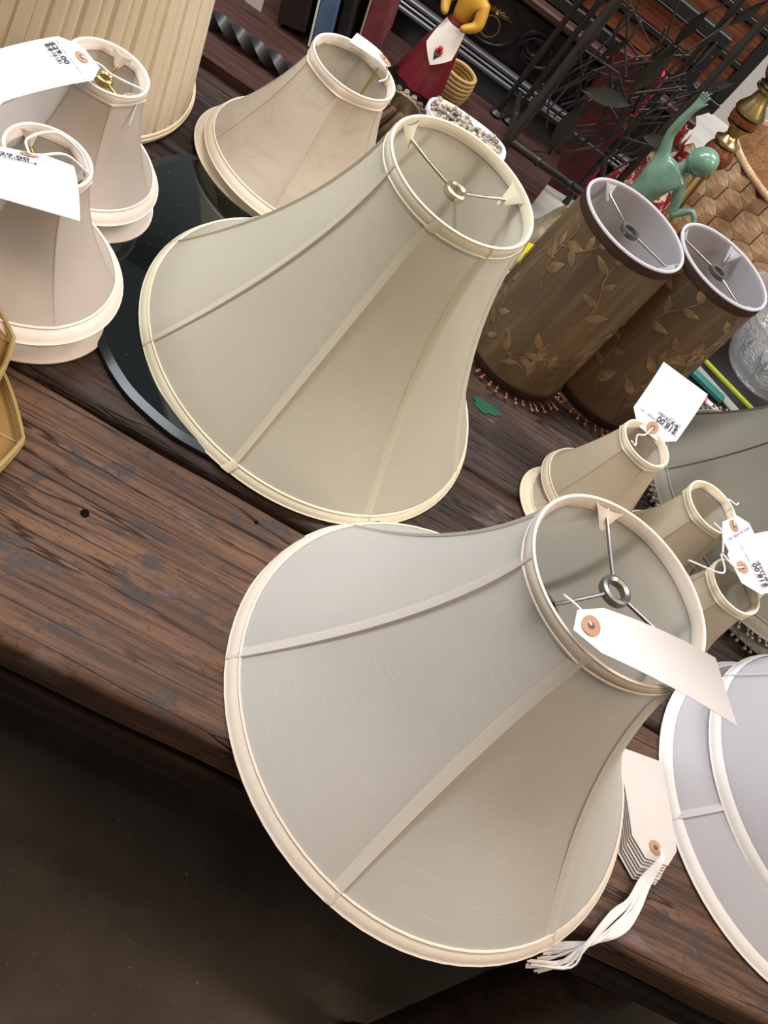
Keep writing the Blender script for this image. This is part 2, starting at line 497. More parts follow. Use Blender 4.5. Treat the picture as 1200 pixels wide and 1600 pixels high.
# ------------------------------------------------------------------ lampshades
def sm01(x):
    x = min(1, max(0, x)); return x * x * (3 - 2 * x)
def bellprof(rb, rt, h, p=1.7, n=26, lip=0.0, e=0.0):
    out = []
    for i in range(n + 1):
        t = i / n
        k = (1 - t) ** p
        if e: k = (1 - e) * k + e * (1 - t)
        out.append((rt + (rb - rt) * k, h * t))
    return out
def samp(prof, t):
    x = t * (len(prof) - 1); i = min(int(x), len(prof) - 2); f = x - i
    return (lerp(prof[i][0], prof[i + 1][0], f), lerp(prof[i][1], prof[i + 1][1], f))
def pnorm(prof, t):
    a = samp(prof, max(0, t - .02)); b = samp(prof, min(1, t + .02))
    dr, dz = b[0] - a[0], b[1] - a[1]
    l = math.hypot(dr, dz) or 1
    return (dz / l, -dr / l)
def lampshade(name, label, loc, prof, n, a0, fab, trim, lining, tilt=(0, 0), rotz=0, facet=.6, seam=.006, bt=.013, tt=.011,
              pipe=.0013, spider=None, group=None, warp=.0, seam_mat=None, piping=True, thick=.0025, wraps=True):
    ax = Vector((tilt[0], tilt[1], 1)).normalized()
    q = Vector((0, 0, 1)).rotation_difference(ax)
    root = thing(name, label, 'lampshade', loc, (0, 0, 0), group)
    root.rotation_mode = 'QUATERNION'; root.rotation_quaternion = q
    H = prof[-1][1]
    ln = sum(math.hypot(prof[i + 1][0] - prof[i][0], prof[i + 1][1] - prof[i][1]) for i in range(len(prof) - 1))
    hp = PI / n
    def rad(t, phi):
        """radius at height t and at angle phi measured from the middle of a panel"""
        r, z = samp(prof, t)
        w = sm01(t / .45) * sm01((1 - t) / .12)
        return r * (1 - facet * w * (1 - math.cos(hp) / math.cos(phi))), z
    def pos(t, th, off=0.0):
        d = (th - a0) % (2 * hp) - hp
        r, z = rad(t, d)
        nr, nz = pnorm(prof, t)
        wv = warp * math.sin(2 * th + 1.0) * (1 - t) ** 3
        return Vector(((r + off * nr) * math.cos(th), (r + off * nr) * math.sin(th), z + off * nz + wv))
    # fabric panels, one mesh shared round the shade (warped shades get their own)
    R0 = prof[0][0]
    def panel_mesh(k):
        mbp = MB()
        c = a0 + hp + 2 * hp * k
        mbp.grid(lambda u, v: pos(v, c + (u * 2 - 1) * hp * .99999), 14, 26, uvf=lambda u, v: ((u * 2 - 1) * hp * R0 * .7 + k * .37, v * ln))
        return mbp.mesh('panel', True, (fab,))
    if warp:
        for k in range(n): link('panel', panel_mesh(k), root)
    else:
        pm = panel_mesh(0)
        for k in range(n): link('panel', pm, root, None, (0, 0, 2 * hp * k))
    # seam tapes over the ribs
    if seam:
        hw = seam / 2
        def seam_mesh(th):
            mbp = MB()
            def fn(u, v):
                r, z = samp(prof, v)
                uu = (u * 2 - 1)
                o = lerp(.0006, .0022, u) * min(1, seam / .006) if abs(uu) < .9 else -.0004
                p = pos(v, th + 1e-6, o)
                return p + Vector((-math.sin(th), math.cos(th), 0)) * uu * hw
            us = [0, .04, .35, .65, .945, .955]
            vs = []; fs = []
            for j in range(27):
                for u in us: vs.append(fn(u, j / 26))
            for j in range(26):
                for i in range(5): fs.append((j * 6 + i, j * 6 + i + 1, j * 6 + i + 7, j * 6 + i + 6))
            mbp.add(vs, fs)
            return mbp.mesh('seam_tape', True, (seam_mat or fab,))
        if warp:
            for k in range(n): link('seam_tape', seam_mesh(a0 + 2 * hp * k), root)
        else:
            sm = seam_mesh(a0)
            for k in range(n): link('seam_tape', sm, root, None, (0, 0, 2 * hp * k))
    # lining
    mbp = MB()
    mbp.grid(lambda u, v: pos(lerp(.004, .996, v), 2 * PI * u + a0, -thick), 14 * n, 20, closeu=True, flip=True)
    part('lining', mbp, lining, root)
    # bands at bottom and top, wrapped round the wire
    def band(nm, t0, t1, out, end):
        mbp = MB()
        cs = []
        K = 6
        for i in range(K + 1):
            t = lerp(t0, t1, i / K)
            cs.append((t, out + .0008 * math.sin(PI * i / K)))
        r, z = samp(prof, end)
        def ring(th):
            ps = [pos(t, th, o) for t, o in cs]
            if end == 0: ps = ps[::-1]
            tip = pos(end, th, 0)
            rd = Vector((math.cos(th), math.sin(th), 0))
            rr = out + .0007
            sgn = -1 if end == 0 else 1
            base = math.atan2(pnorm(prof, end)[1], pnorm(prof, end)[0])
            for i in range(1, 7):
                a = base + sgn * (i / 6) * PI
                ps.append(tip + rd * (rr * math.cos(a)) + Vector((0, 0, rr * math.sin(a))))
            inn = [pos(lerp(end, lerp(t0, t1, .0) if end == 1 else t1, f), th, -thick - .0012) for f in (.3, .8)]
            ps += inn
            return ps
        S = max(72, 12 * n)
        rows = [ring(2 * PI * i / S + a0) for i in range(S)]
        m_ = len(rows[0])
        vs = [p for rw in rows for p in rw]
        fs = []
        for i in range(S):
            i2 = (i + 1) % S
            for j in range(m_ - 1):
                a, b, c, d = i * m_ + j, i2 * m_ + j, i2 * m_ + j + 1, i * m_ + j + 1
                fs.append((a, b, c, d) if end == 1 else (a, d, c, b))
        mbp.add(vs, fs)
        o = part(nm, mbp, trim, root)
        if piping:
            mbp = MB()
            te = t1 if end == 0 else t0
            mbp.tube([pos(te, 2 * PI * i / S + a0, out) for i in range(S)], pipe, 6, closed=True)
            part('piping', mbp, trim, o)
        return o
    band('bottom_trim', 0.0, bt / ln, .0011, 0)
    band('top_trim', 1 - tt / ln, 1.0, .0009, 1)
    # spider fitter
    if spider:
        drop, mt, angs, rr = spider
        zs = H - drop
        mbp = MB()
        w = rr * .38
        mbp.lathe([(rr - w, zs - .004), (rr, zs - .004), (rr + .0006, zs - .0015), (rr, zs + .002), (rr - w * .5, zs + .003), (rr - w, zs + .0015), (rr - w, zs - .004)], 28)
        part('spider_ring', mbp, mt, root)
        for a in angs:
            mbp = MB()
            d = Vector((math.cos(a), math.sin(a), 0))
            rt = samp(prof, 1)[0]
            mbp.tube([d * (rr - .001) + Vector((0, 0, zs - .001)), d * (rt * .5) + Vector((0, 0, zs - .001)), d * (rt * .86) + Vector((0, 0, zs)), d * (rt - .003) + Vector((0, 0, H - .004))], .0016, 8)
            part('spider_arm', mbp, mt, root)
            if not wraps: continue
            mbp = MB()
            tn = Vector((-math.sin(a), math.cos(a), 0))
            wd = .014 * min(1, rt / .05)
            dp = min(drop + .006, .02) * min(1, rt / .05)
            vs = []
            for i in range(5):
                f = i / 4
                hw = lerp(wd, wd * .18, f ** .8)
                for j in range(5):
                    g = j / 2 - 1
                    bul = .0035 * (1 - g * g) * (1 - f * .5)
                    vs.append(d * (rt - .0035 - f * .16 * rt - bul) + tn * (g * hw) + Vector((0, 0, H - .001 - dp * f)))
            fs = []
            for i in range(4):
                for j in range(4): fs.append((i * 5 + j, i * 5 + j + 1, i * 5 + j + 6, i * 5 + j + 5))
            mbp.add(vs, fs)
            part('arm_wrap', mbp, trim if lining is not M['lining_cool'] else lining, root)
    return root, pos

R_ = math.radians
# the two big bells
shA, posA = lampshade('bell_lampshade', 'large grey-white silk bell lampshade overhanging the front table edge', (.356, .123, TZ + .003), bellprof(.204, .078, .244, 1.75, e=.12), 6, R_(-168),
    M['fab_front'], M['trim_front'], M['lining'], tilt=(-.015, .012), facet=.55, seam=.011, bt=.0105, tt=.0125, seam_mat=M['seam_fab_front'], spider=(.006, M['nickel'], [R_(101), R_(-139), R_(-19)], .0125))
shB, posB = lampshade('bell_lampshade', 'large cream silk bell lampshade with eight panels on the mirror', (.1277, .4365, TZ + .0105), bellprof(.1885, .0725, .266, 1.75, e=.12), 8, R_(-146),
    M['fab_big'], M['trim_big'], M['lining_bright'], tilt=(.0211, -.0332), facet=.45, seam=.008, bt=.0085, tt=.0115, seam_mat=M['seam_fab_big'], spider=(.012, M['pale_brass'], [R_(154), R_(40), R_(-78)], .0105))
def trim_end(root, pos, th, end, t, trim, r):
    mb = MB()
    w = .009 / r
    mb.grid(lambda u, v: pos(lerp(-.004 if end == 0 else 1 - t, t if end == 0 else 1.0, v), th + (u - .5) * w + (v - .5) * w * .5, .0034 - .0012 * abs(u - .5)), 4, 6)
    o = part('trim_overlap', mb, trim, root)
trim_end(shB, posB, R_(-97), 1, .042, M['trim_big'], .0725)
trim_end(shB, posB, R_(-101), 0, .032, M['trim_big'], .1885)
trim_end(shA, posA, R_(112), 1, .048, M['trim_front'], .078)
trim_end(shA, posA, R_(124), 0, .036, M['trim_front'], .204)
# ivory damask pair
shG2, _ = lampshade('bell_lampshade', 'ivory bell lampshade under the damask one, only its rim showing', (-.004, .700, TZ + .009), bellprof(.104, .040, .095, 1.7), 6, R_(-150),
    M['fab_damask'], M['trim_damask'], M['lining'], seam=.004, bt=.011, tt=.01)
shG, posG = lampshade('bell_lampshade', 'ivory damask bell lampshade topping a stack behind the cream one', (.010, .692, TZ + .026), bellprof(.109, .049, .146, 1.6, e=.25), 6, R_(-150),
    M['fab_damask'], M['trim_damask'], M['lining'], seam=.0025, bt=.011, tt=.012, spider=(.045, M['brass'], [R_(60), R_(180), R_(-60)], .009), wraps=False)
# small beige stacks by the mirror
def small_bell(label, loc, rb, rt, h, ang, **k):
    return lampshade('small_bell_lampshade', label, loc, bellprof(rb, rt, h, 2.0, e=.25), 6, R_(ang), M['fab_small'], M['trim_small'], M['lining'], facet=.9, seam=.0016, bt=.011, tt=.010, group='small beige bell lampshades', **k)
small_bell('lower small beige bell lampshade of the stack beside the gold shades', (-.151, .322, TZ + .003), .090, .030, .075, -110)
shE, posE = small_bell('small beige bell lampshade topping the stack nearest the gold shades', (-.158, .306, TZ + .045), .096, .034, .112, -102, spider=(.014, M['brass'], [R_(20), R_(140), R_(-100)], .008))
small_bell('lower small beige bell lampshade of the stack beside the pleated shade', (-.160, .478, TZ + .010), .073, .030, .06, -110)
shF, posF = small_bell('small beige bell lampshade topping the stack before the pleated shade', (-.1745, .472, TZ + .038), .084, .0365, .108, -118, spider=(.012, M['brass'], [R_(-30), R_(90), R_(-150)], .008))
# tiny shades
def tiny_bell(label, loc, rb, rt, h, ang, **k):
    return lampshade('tiny_bell_lampshade', label, loc, bellprof(rb, rt, h, 1.6, e=.4), 6, R_(ang), M['fab_tiny'], M['trim_tiny'], M['lining'], facet=.8, seam=.0014, bt=.009, tt=.008, pipe=.0012, group='tiny ivory chandelier lampshades', **k)
tiny_bell('lower tiny ivory lampshade of the stack by the brown shades', (.455, .452, TZ + .003), .060, .020, .034, -150)
shH, posH = tiny_bell('tiny ivory lampshade topping the stack by the brown shades', (.466, .475, TZ + .022), .059, .0295, .103, -140)
shI, posI = tiny_bell('tiny ivory lampshade between two others against the grey-green shade', (.572, .462, TZ + .012), .052, .0335, .100, -130)
shJ, posJ = tiny_bell('tiny ivory lampshade nearest the white shades', (.604, .368, TZ + .003), .052, .0315, .108, -125)
# large grey-green pair
GK = 'grey-green bell lampshades'
shK2, _ = lampshade('fringed_bell_lampshade', 'lower grey-green beaded lampshade of the pair, showing its fringe', (.772, .616, TZ + .006), bellprof(.200, .075, .14, 1.75), 8, R_(-170),
    M['fab_grey'], M['trim_grey'], M['lining'], seam=.006, bt=.016, tt=.012, group=GK)
shK, posK = lampshade('fringed_bell_lampshade', 'upper grey-green silk bell lampshade behind the tiny ones', (.739, .602, TZ + .030), bellprof(.184, .085, .23, 1.75), 8, R_(-172),
    M['fab_grey'], M['trim_grey'], M['lining'], seam=.007, bt=.014, tt=.012, group=GK)
# white pair
GL = 'white empire lampshades'
shL2, _ = lampshade('white_lampshade', 'lower white lampshade of the pair at the table edge', (.792, .218, TZ + .003), bellprof(.186, .085, .13, 1.35, e=.3), 6, R_(-158),
    M['fab_white'], M['trim_white'], M['lining_cool'], facet=0, seam=.009, bt=.011, tt=.012, piping=False, seam_mat=M['seam_fab_white'], group=GL)
shL, posL = lampshade('white_lampshade', 'upper white lampshade of the pair nesting over its twin', (.803, .235, TZ + .042), bellprof(.168, .09, .20, 1.35, e=.3), 4, R_(150),
    M['fab_white'], M['trim_white'], M['lining_cool'], facet=0, seam=.009, bt=.011, tt=.012, piping=False, seam_mat=M['seam_fab_white'], group=GL)

# bead fringes
def fringe(root, pos, n, mt, seed, length=.014, a_from=0, a_to=2 * PI):
    random.seed(seed)
    mb = MB()
    for i in range(n):
        th = lerp(a_from, a_to, (i + random.random() * .5) / n)
        p = pos(0, th, .001)
        d = Vector((math.cos(th), math.sin(th), 0))
        zz = p.z
        k = length * random.uniform(.6, 1.1)
        q = p + d * k * .9 + Vector((0, 0, -min(.0016, p.z * .5)))
        mb.tube([p, lerp(p, q, .5) + Vector((random.uniform(-.001, .001), 0, 0.001)), q], .0006, 4)
        mb.ball(q, .0026, 6, 4)
        mb.ball(lerp(p, q, .45), .0019, 6, 4)
    o = part('bead_fringe', mb, mt, root); o['kind'] = 'stuff'
    return o
def ringpos(r, z): return lambda t, th, off=0: Vector(((r + off) * math.cos(th), (r + off) * math.sin(th), z))
fringe(shK2, ringpos(.199, .004), 120, M['bead_clear'], 3, .016)
fringe(shK, ringpos(.183, .0), 120, M['bead_clear'], 5, .014)

# brown leaf-printed cylinders
mc = mat('brown_brushed_cloth', (.060, .036, .018), .5, 0, .4)
_v = coords(mc, 'Object', (60, 60, 5))
_n1 = noise(mc, _v, 1.0, 5, .6)
_n2 = noise(mc, coords(mc, 'Object', (12, 12, 6)), 1.0, 3, .5)
_c = ramp(mc, _n2, [(.3, (.060, .038, .022)), (.5, (.10, .063, .032)), (.7, (.145, .096, .046))])
L(mc, mixc(mc, _c, (.19, .135, .07), mixc(mc, (0, 0, 0), (.6, .6, .6), ramp(mc, _n1, [(.5, (0, 0, 0)), (.72, (1, 1, 1))]))), bsdf(mc).inputs['Base Color'])
M['leaf_print'] = mat('gold_leaf_print', (.21, .135, .060), .5)
_m = M['leaf_print']
_n = noise(_m, coords(_m, 'Object', (45, 45, 45)), 1.0, 4, .6)
L(_m, ramp(_m, _n, [(.35, (.10, .066, .034)), (.5, (.17, .112, .056)), (.68, (.27, .185, .092))]), bsdf(_m).inputs['Base Color'])
M['brown_trim'] = mat('brown_trim', (.034, .019, .012), .7, 0, .15)
def brown_shade(label, x, y, rb, rt, h, seed):
    random.seed(seed)
    root = thing('cylinder_lampshade', label, 'lampshade', (x, y, TZ + .004), (0, 0, 0), 'brown leaf-printed lampshades')
    rr = lambda z: lerp(rb, rt, z / h)
    mb = MB()
    mb.lathe([(rr(z), z) for z in [h * i / 12 for i in range(13)]], 64)
    part('cover', mb, mc, root)
    mb = MB(); mb.lathe([(rr(z) - .002, z) for z in [h * i / 12 for i in range(12, -1, -1)]], 64); part('lining', mb, M['lining_cool'], root)
    mb = MB(); mb.tube([((rt - .0005) * math.cos(a), (rt - .0005) * math.sin(a), h) for a in [2 * PI * i / 64 for i in range(64)]], .0019, 8, closed=True)
    part('top_trim', mb, M['lining_cool'], root)
    mb = MB(); mb.lathe([(rb + .0004, -.001), (rb + .0022, .001), (rb + .0022, .012), (rb + .0002, .013)], 64); part('bottom_trim', mb, M['brown_trim'], root)
    mb = MB(); mb.lathe([(rr(h - .012) + .0003, h - .012), (rr(h - .011) + .0009, h - .0115), (rr(h) + .0009, h - .002), (rr(h) + .0002, h - .001)], 64); part('top_band', mb, M['brown_trim'], root)
    # printed vine: leaves and stems lying on the cloth
    mb = MB()
    def S(s, z, o=.0005):
        z = min(max(z, .004), h - .004)
        a = s / rb
        return Vector(((rr(z) + o) * math.cos(a), (rr(z) + o) * math.sin(a), z))
    def leaf(s, z, ang, ln, wd):
        vs = []; K = 8
        for i in range(K + 1):
            f = i / K
            w = wd * math.sin(PI * f ** .8) * .5
            for sg in (-1, 0, 1):
                lx = f * ln; ly = sg * w
                vs.append(S(s + lx * math.cos(ang) - ly * math.sin(ang), z + lx * math.sin(ang) + ly * math.cos(ang), .0004 + (.0004 if sg == 0 else 0)))
        fs = []
        for i in range(K):
            for j in range(2): fs.append((i * 3 + j, i * 3 + j + 1, i * 3 + j + 4, i * 3 + j + 3))
        mb.add(vs, fs)
    def stem(pts, w):
        vs = []; fs = []
        for i, (s, z) in enumerate(pts):
            s2, z2 = pts[min(i + 1, len(pts) - 1)]; s1, z1 = pts[max(i - 1, 0)]
            d = math.hypot(s2 - s1, z2 - z1) or 1
            nx, nz = -(z2 - z1) / d, (s2 - s1) / d
            vs += [S(s + nx * w, z + nz * w, .0006), S(s - nx * w, z - nz * w, .0006)]
        for i in range(len(pts) - 1): fs.append((2 * i, 2 * i + 1, 2 * i + 3, 2 * i + 2))
        mb.add(vs, fs)
    circ = 2 * PI * rb
    nv = 19
    for k in range(nv):
        s0 = circ * ((k * 5) % nv + .5 * random.random()) / nv
        z = h * (.02 + .80 * ((k * 7) % nv) / nv); s = s0; ang = PI / 2 + random.uniform(-.9, .9)
        curl = random.choice((-1, 1)) * random.uniform(8, 20)
        pts = []
        st = .004
        for i in range(24):
            if z > h - .012: break
            pts.append((s, z))
            s += st * math.cos(ang); z += st * math.sin(ang); ang += curl * st
            if i == 13: curl = -curl * random.uniform(.7, 1.2)
            if i % 5 == 4:
                sd = 1 if (i // 5) % 2 else -1
                ln = random.uniform(.018, .028)
                leaf(s, z, ang + sd * random.uniform(.8, 1.25), ln, ln * random.uniform(.36, .50))
        if len(pts) > 2:
            stem(pts, .0008)
            leaf(s, z - .002, ang, .022, .010)
    part('leaf_print', mb, M['leaf_print'], root)
    fringe(root, ringpos(rb + .001, .001), 44, M['bead_amber'], seed, .015)
    mb = MB(); zs = h - .010
    mb.lathe([(.0075, zs - .003), (.0115, zs - .003), (.0118, zs), (.0112, zs + .0025), (.0075, zs + .002), (.0075, zs - .003)], 24)
    part('spider_ring', mb, M['nickel'], root)
    for a in ([R_(125), R_(-20), R_(-120)] if seed == 11 else [R_(160), R_(70), R_(-50)]):
        d = Vector((math.cos(a), math.sin(a), 0)); tn = Vector((-d.y, d.x, 0))
        mb = MB(); mb.tube([d * .010 + Vector((0, 0, zs)), d * (rt * .8) + Vector((0, 0, zs)), d * (rt - .003) + Vector((0, 0, h - .003))], .0013, 8)
        part('spider_arm', mb, M['nickel'], root)
        mb = MB(); vs = []
        for i in range(5):
            f = i / 4
            for j in range(5):
                g = j / 2 - 1
                vs.append(d * (rt - .003 - f * .010 - .003 * (1 - g * g)) + tn * g * lerp(.009, .002, f) + Vector((0, 0, h - .001 - .015 * f)))
        mb.add(vs, [(i * 5 + j, i * 5 + j + 1, i * 5 + j + 6, i * 5 + j + 5) for i in range(4) for j in range(4)])
        part('arm_wrap', mb, M['lining_cool'], root)
    return root
brown_shade('brown cylinder lampshade with gold leaf vines nearer the cream bell', .3490, .656, .0715, .0665, .226, 11)
brown_shade('brown cylinder lampshade with gold leaf vines behind the tiny shades', .477, .703, .0735, .064, .226, 23)

# pleated empire shade in the corner
random.seed(8)
root = thing('pleated_lampshade', 'large straw-coloured box-pleated lampshade in the corner behind the small stacks', 'lampshade', (-.297, .682, TZ + .003))
hP, rbP, rtP = .30, .170, .118
npl = 34
for k in range(npl):
    a = 2 * PI * k / npl; w = 2 * PI / npl
    mb = MB()
    def fn(u, v, a=a, w=w):
        r = lerp(rbP, rtP, v) 
        bul = .0048 * sm01(u / .12) * sm01((1 - u) / .12) - .0018 - .0016 * math.exp(-((u - .55) / .05) ** 2)
        return Vector(((r + bul) * math.cos(a + w * u), (r + bul) * math.sin(a + w * u), v * hP))
    mb.grid(fn, 20, 8, uvf=lambda u, v: (u * .03 + k * .1, v * .3))
    part('pleat', mb, M['fab_pleat'], root)
mb = MB(); mb.lathe([(rbP - .004, 0), (rtP - .004, hP)][::-1], 64); part('lining', mb, M['lining'], root)
for nm, r, z, dz in (('bottom_trim', rbP, 0, .010), ('top_trim', rtP, hP - .010, .010)):
    mb = MB(); mb.lathe([(r - .004, z - .001), (r + .004, z - .001), (r + .0062, z + .003), (r + .0048, z + dz), (r + .002, z + dz)], 72)
    o = part(nm, mb, M['trim_pleat'], root)
    mb = MB(); mb.tube([((r + .005) * math.cos(a), (r + .005) * math.sin(a), z + dz * .55) for a in [2 * PI * i / 72 for i in range(72)]], .0016, 6, closed=True)
    part('piping', mb, M['trim_pleat'], o)

# gold pleated pair at the picture's edge
def gold_shade(label, loc, r, h, rot, top=.5):
    root = thing('gold_lampshade', label, 'lampshade', loc, (0, 0, rot), 'gold pleated lampshades')
    n = 6
    def rf(th, t):
        d = (th % (2 * PI / n)) - PI / n
        rr = r * (1 + .10 * (abs(d) / (PI / n)) ** 2) * lerp(1, top, t ** .7)
        return rr, h * t + .010 * (1 - t) * math.sin((PI / 2) * (1 - abs(d) / (PI / n)))
    for k in range(n):
        mb = MB()
        def fn(u, v, k=k):
            th = 2 * PI / n * (k + u)
            q, z = rf(th, v)
            if k % 2 == 0: q += .0010 * math.sin(u * 2 * PI * 22)
            return (q * math.cos(th), q * math.sin(th), z)
        mb.grid(fn, 132 if k % 2 == 0 else 16, 8, uvf=lambda u, v: (u * .1, v * .1)); part('panel', mb, M['fab_gold'], root)
    for z in (0, 1):
        pts = []
        for i in range(120):
            th = 2 * PI * i / 120
            q, zz = rf(th, z); pts.append(((q + .001) * math.cos(th), (q + .001) * math.sin(th), zz))
        o = None
        for dz, rr in ((0, .0028), (.0045, .0022), (.0085, .0016)):
            mb = MB(); mb.tube([(p[0], p[1], p[2] + (dz if z == 0 else -dz)) for p in pts], rr, 6, closed=True)
            o2 = part('braid', mb, M['trim_gold'], root)
    for k in range(n):
        mb = MB(); th = 2 * PI / n * k + 1e-4
        mb.tube([(rf(th, t)[0] * 1.003 * math.cos(th), rf(th, t)[0] * 1.003 * math.sin(th), rf(th, t)[1]) for t in [i / 10 for i in range(11)]], .0012, 6)
        part('rib_braid', mb, M['trim_gold'], root)
    return root
gold_shade('lower gold pleated lampshade at the very edge of the table', (-.186, .122, TZ + .003), .113, .056, R_(-40), .40)
gold_shade('upper gold pleated lampshade stacked on its twin', (-.208, .150, TZ + .045), .104, .10, R_(-25))

# ------------------------------------------------------------------ mirror under the shades
out = [(-.058, .300), (-.040, .284), (-.014, .268), (.026, .256), (.055, .254), (.10, .258), (.16, .268), (.22, .292), (.262, .34), (.278, .42), (.275, .50), (.25, .57), (.19, .63), (.11, .665), (.02, .672), (-.05, .662), (-.090, .638), (-.120, .592), (-.135, .52), (-.128, .43), (-.10, .36)]
cx = sum(p[0] for p in out) / len(out); cy = sum(p[1] for p in out) / len(out)
mir = thing('mirror', 'dark speckled plate mirror lying under the cream bell lampshade', 'mirror', (cx, cy, TZ))
sm = [(p.x - cx, p.y - cy) for p in spline([(x, y, 0) for x, y in out + out[:1]], 5)[:-1]]
inn = [(x * .955, y * .955) for x, y in sm]
mb = MB(); mb.prism(inn, .0078, .0084); part('glass_plate', mb, M['mirror'], mir, False)
mb = MB(); n = len(sm)
vs = [(x, y, .001) for x, y in sm] + [(x, y, .0055) for x, y in sm] + [(x, y, .0081) for x, y in inn] + [(x * .98, y * .98, .001) for x, y in inn]
fs = []
for i in range(n):
    j = (i + 1) % n
    fs += [(i, j, n + j, n + i), (n + i, n + j, 2 * n + j, 2 * n + i)]
fs.append(tuple(range(n - 1, -1, -1)))
mb.add(vs, fs); part('bevelled_edge', mb, M['mirror_edge'], mir, False)

# ------------------------------------------------------------------ price tags
def text_verts(body, size, bold=0):
    cu = bpy.data.curves.new('txt', 'FONT'); cu.body = body; cu.size = size; cu.resolution_u = 2; cu.offset = bold
    o = bpy.data.objects.new('txt', cu); COL.objects.link(o)
    bpy.context.view_layer.update()
    me = bpy.data.meshes.new_from_object(o.evaluated_get(bpy.context.evaluated_depsgraph_get()))
    vs = [tuple(v.co) for v in me.vertices]; fs = [tuple(p.vertices) for p in me.polygons]
    bpy.data.objects.remove(o); bpy.data.curves.remove(cu); bpy.data.meshes.remove(me)
    return vs, fs
def price_tag(label, E0, E1, F0, F1, bend=0.0, title=None, price=None, code=None, strings=(), W=.060, cat='price tag', mt='paper', parent=None, droop=0.0, grp='paper price tags', eye=.10):
    E0, E1, F0, F1 = map(Vector, (E0, E1, F0, F1))
    Lh = ((E0 + E1) / 2 - (F0 + F1) / 2).length
    nrm = (E1 - E0).cross(F0 - E0).normalized()
    if nrm.z < 0: nrm = -nrm
    def S(s, t, o=0):
        p = lerp(lerp(E0, E1, (t + 1) / 2), lerp(F0, F1, (t + 1) / 2), s)
        return p + nrm * (o + bend * 4 * s * (1 - s)) + Vector((0, 0, -droop * max(0, s - .5) ** 2 * 4))
    if parent is None: root = thing('price_tag', label, cat, tuple((E0 + E1) / 2), (0, 0, 0), grp)
    else:
        root = parent
    base = (E0 + E1) / 2 if parent is None else Vector((0, 0, 0))
    clip = .16
    def half(s): return min(1, .50 + .50 * s / clip)
    mb = MB()
    ss = [0, clip] + [clip + (1 - clip) * (i + 1) / 14 for i in range(14)]
    vs = []; fs = []
    for o in (0, -.0004):
        for s in ss:
            for j in range(9): vs.append(S(s, (j / 4 - 1) * half(s), o) - base)
    nr = len(ss); K = nr * 9
    for i in range(nr - 1):
        for j in range(8):
            a = i * 9 + j
            fs.append((a, a + 1, a + 10, a + 9)); fs.append((K + a, K + a + 9, K + a + 10, K + a + 1))
    bd = [j for j in range(9)] + [i * 9 + 8 for i in range(1, nr)] + [(nr - 1) * 9 + j for j in range(7, -1, -1)] + [i * 9 for i in range(nr - 2, 0, -1)]
    for i in range(len(bd)):
        a, b = bd[i], bd[(i + 1) % len(bd)]
        fs.append((a, K + a, K + b, b))
    mb.add(vs, fs)
    card = part('card', mb, M[mt], root)
    own = root if parent is None else card
    # reinforcement ring and hole
    def disc(r0, r1, o, m_, nm):
        mb = MB()
        vs = []; fs = []
        Wr = (E1 - E0).length
        for i in range(24):
            a = 2 * PI * i / 24
            for r in (r0, r1): vs.append(S(eye + r * math.sin(a) / Lh, r * math.cos(a) / (Wr / 2), o) - base)
        if r0 < 1e-6: fs = [tuple(2 * i + 1 for i in range(24))]
        else:
            for i in range(24):
                j = (i + 1) % 24; fs.append((2 * i, 2 * i + 1, 2 * j + 1, 2 * j))
        mb.add(vs, fs); return part(nm, mb, m_, own)
    er = disc(.0026, .0070, .0006, M['eyelet'], 'eyelet')
    er['label'] = 'tan reinforcement ring'
    disc(0, .0026, .0005, M['hole_shade'], 'eyelet_hole')
    def write(body, s, t0, size, m_, nm, wmax=None, bold=0):
        vs, fs = text_verts(body, size, bold)
        if not vs: return
        w = max(v[0] for v in vs)
        k = min(1, wmax / w) if wmax else 1
        Wr = (E1 - E0).length
        mb = MB(); mb.add([S(s - v[1] / Lh, t0 + v[0] * k / (Wr / 2), .0006) - base for v in vs], fs)
        part(nm, mb, m_, own, False)
    if title: write(title, eye + .125, -.86, .0042, M['ink_soft'], 'printed_title', .050)
    if price: write(price, eye + .19, -.82, .0098, M['ink'], 'printed_price', .029, .00022)
    if price:
        mb = MB(); random.seed(len(label)); x = -.78; Wr = (E1 - E0).length
        while x < .12:
            w = random.choice((.012, .012, .025, .04))
            q = [S(eye + s, x + d, .0006) - base for s, d in ((.20, 0), (.20, w), (.245, w), (.245, 0))]
            mb.add(q, [(0, 1, 2, 3)]); x += w + random.choice((.012, .02, .03))
        part('barcode', mb, M['ink'], own, False)
    if code: write(code, eye + .275, -.86, .0030, M['ink_soft'], 'printed_code', .03)
    if title:
        mb = MB()
        q = [S(.50 + d, t, .0005) - base for d, t in ((0, -1), (.003, -1), (.003, 1), (0, 1))]
        mb.add(q, [(0, 1, 2, 3)]); part('fold_line', mb, M['ink_faint'], own, False)
    for pts in strings:
        pts = [Vector(S(eye, 0, .001)) if p is None else Vector(p) for p in pts]
        mb = MB(); mb.tube([p - base for p in spline(pts, 6)], .0010, 6); part('string', mb, M['string'], own)
    return root
M['hole_shade'] = mat('hole_shadow_card', (.10, .07, .06), .8)  # shade inside the eyelet hole, painted on as a flat dark disc
M['ink_faint'] = mat('fold_line_ink', (.55, .55, .6), .8)

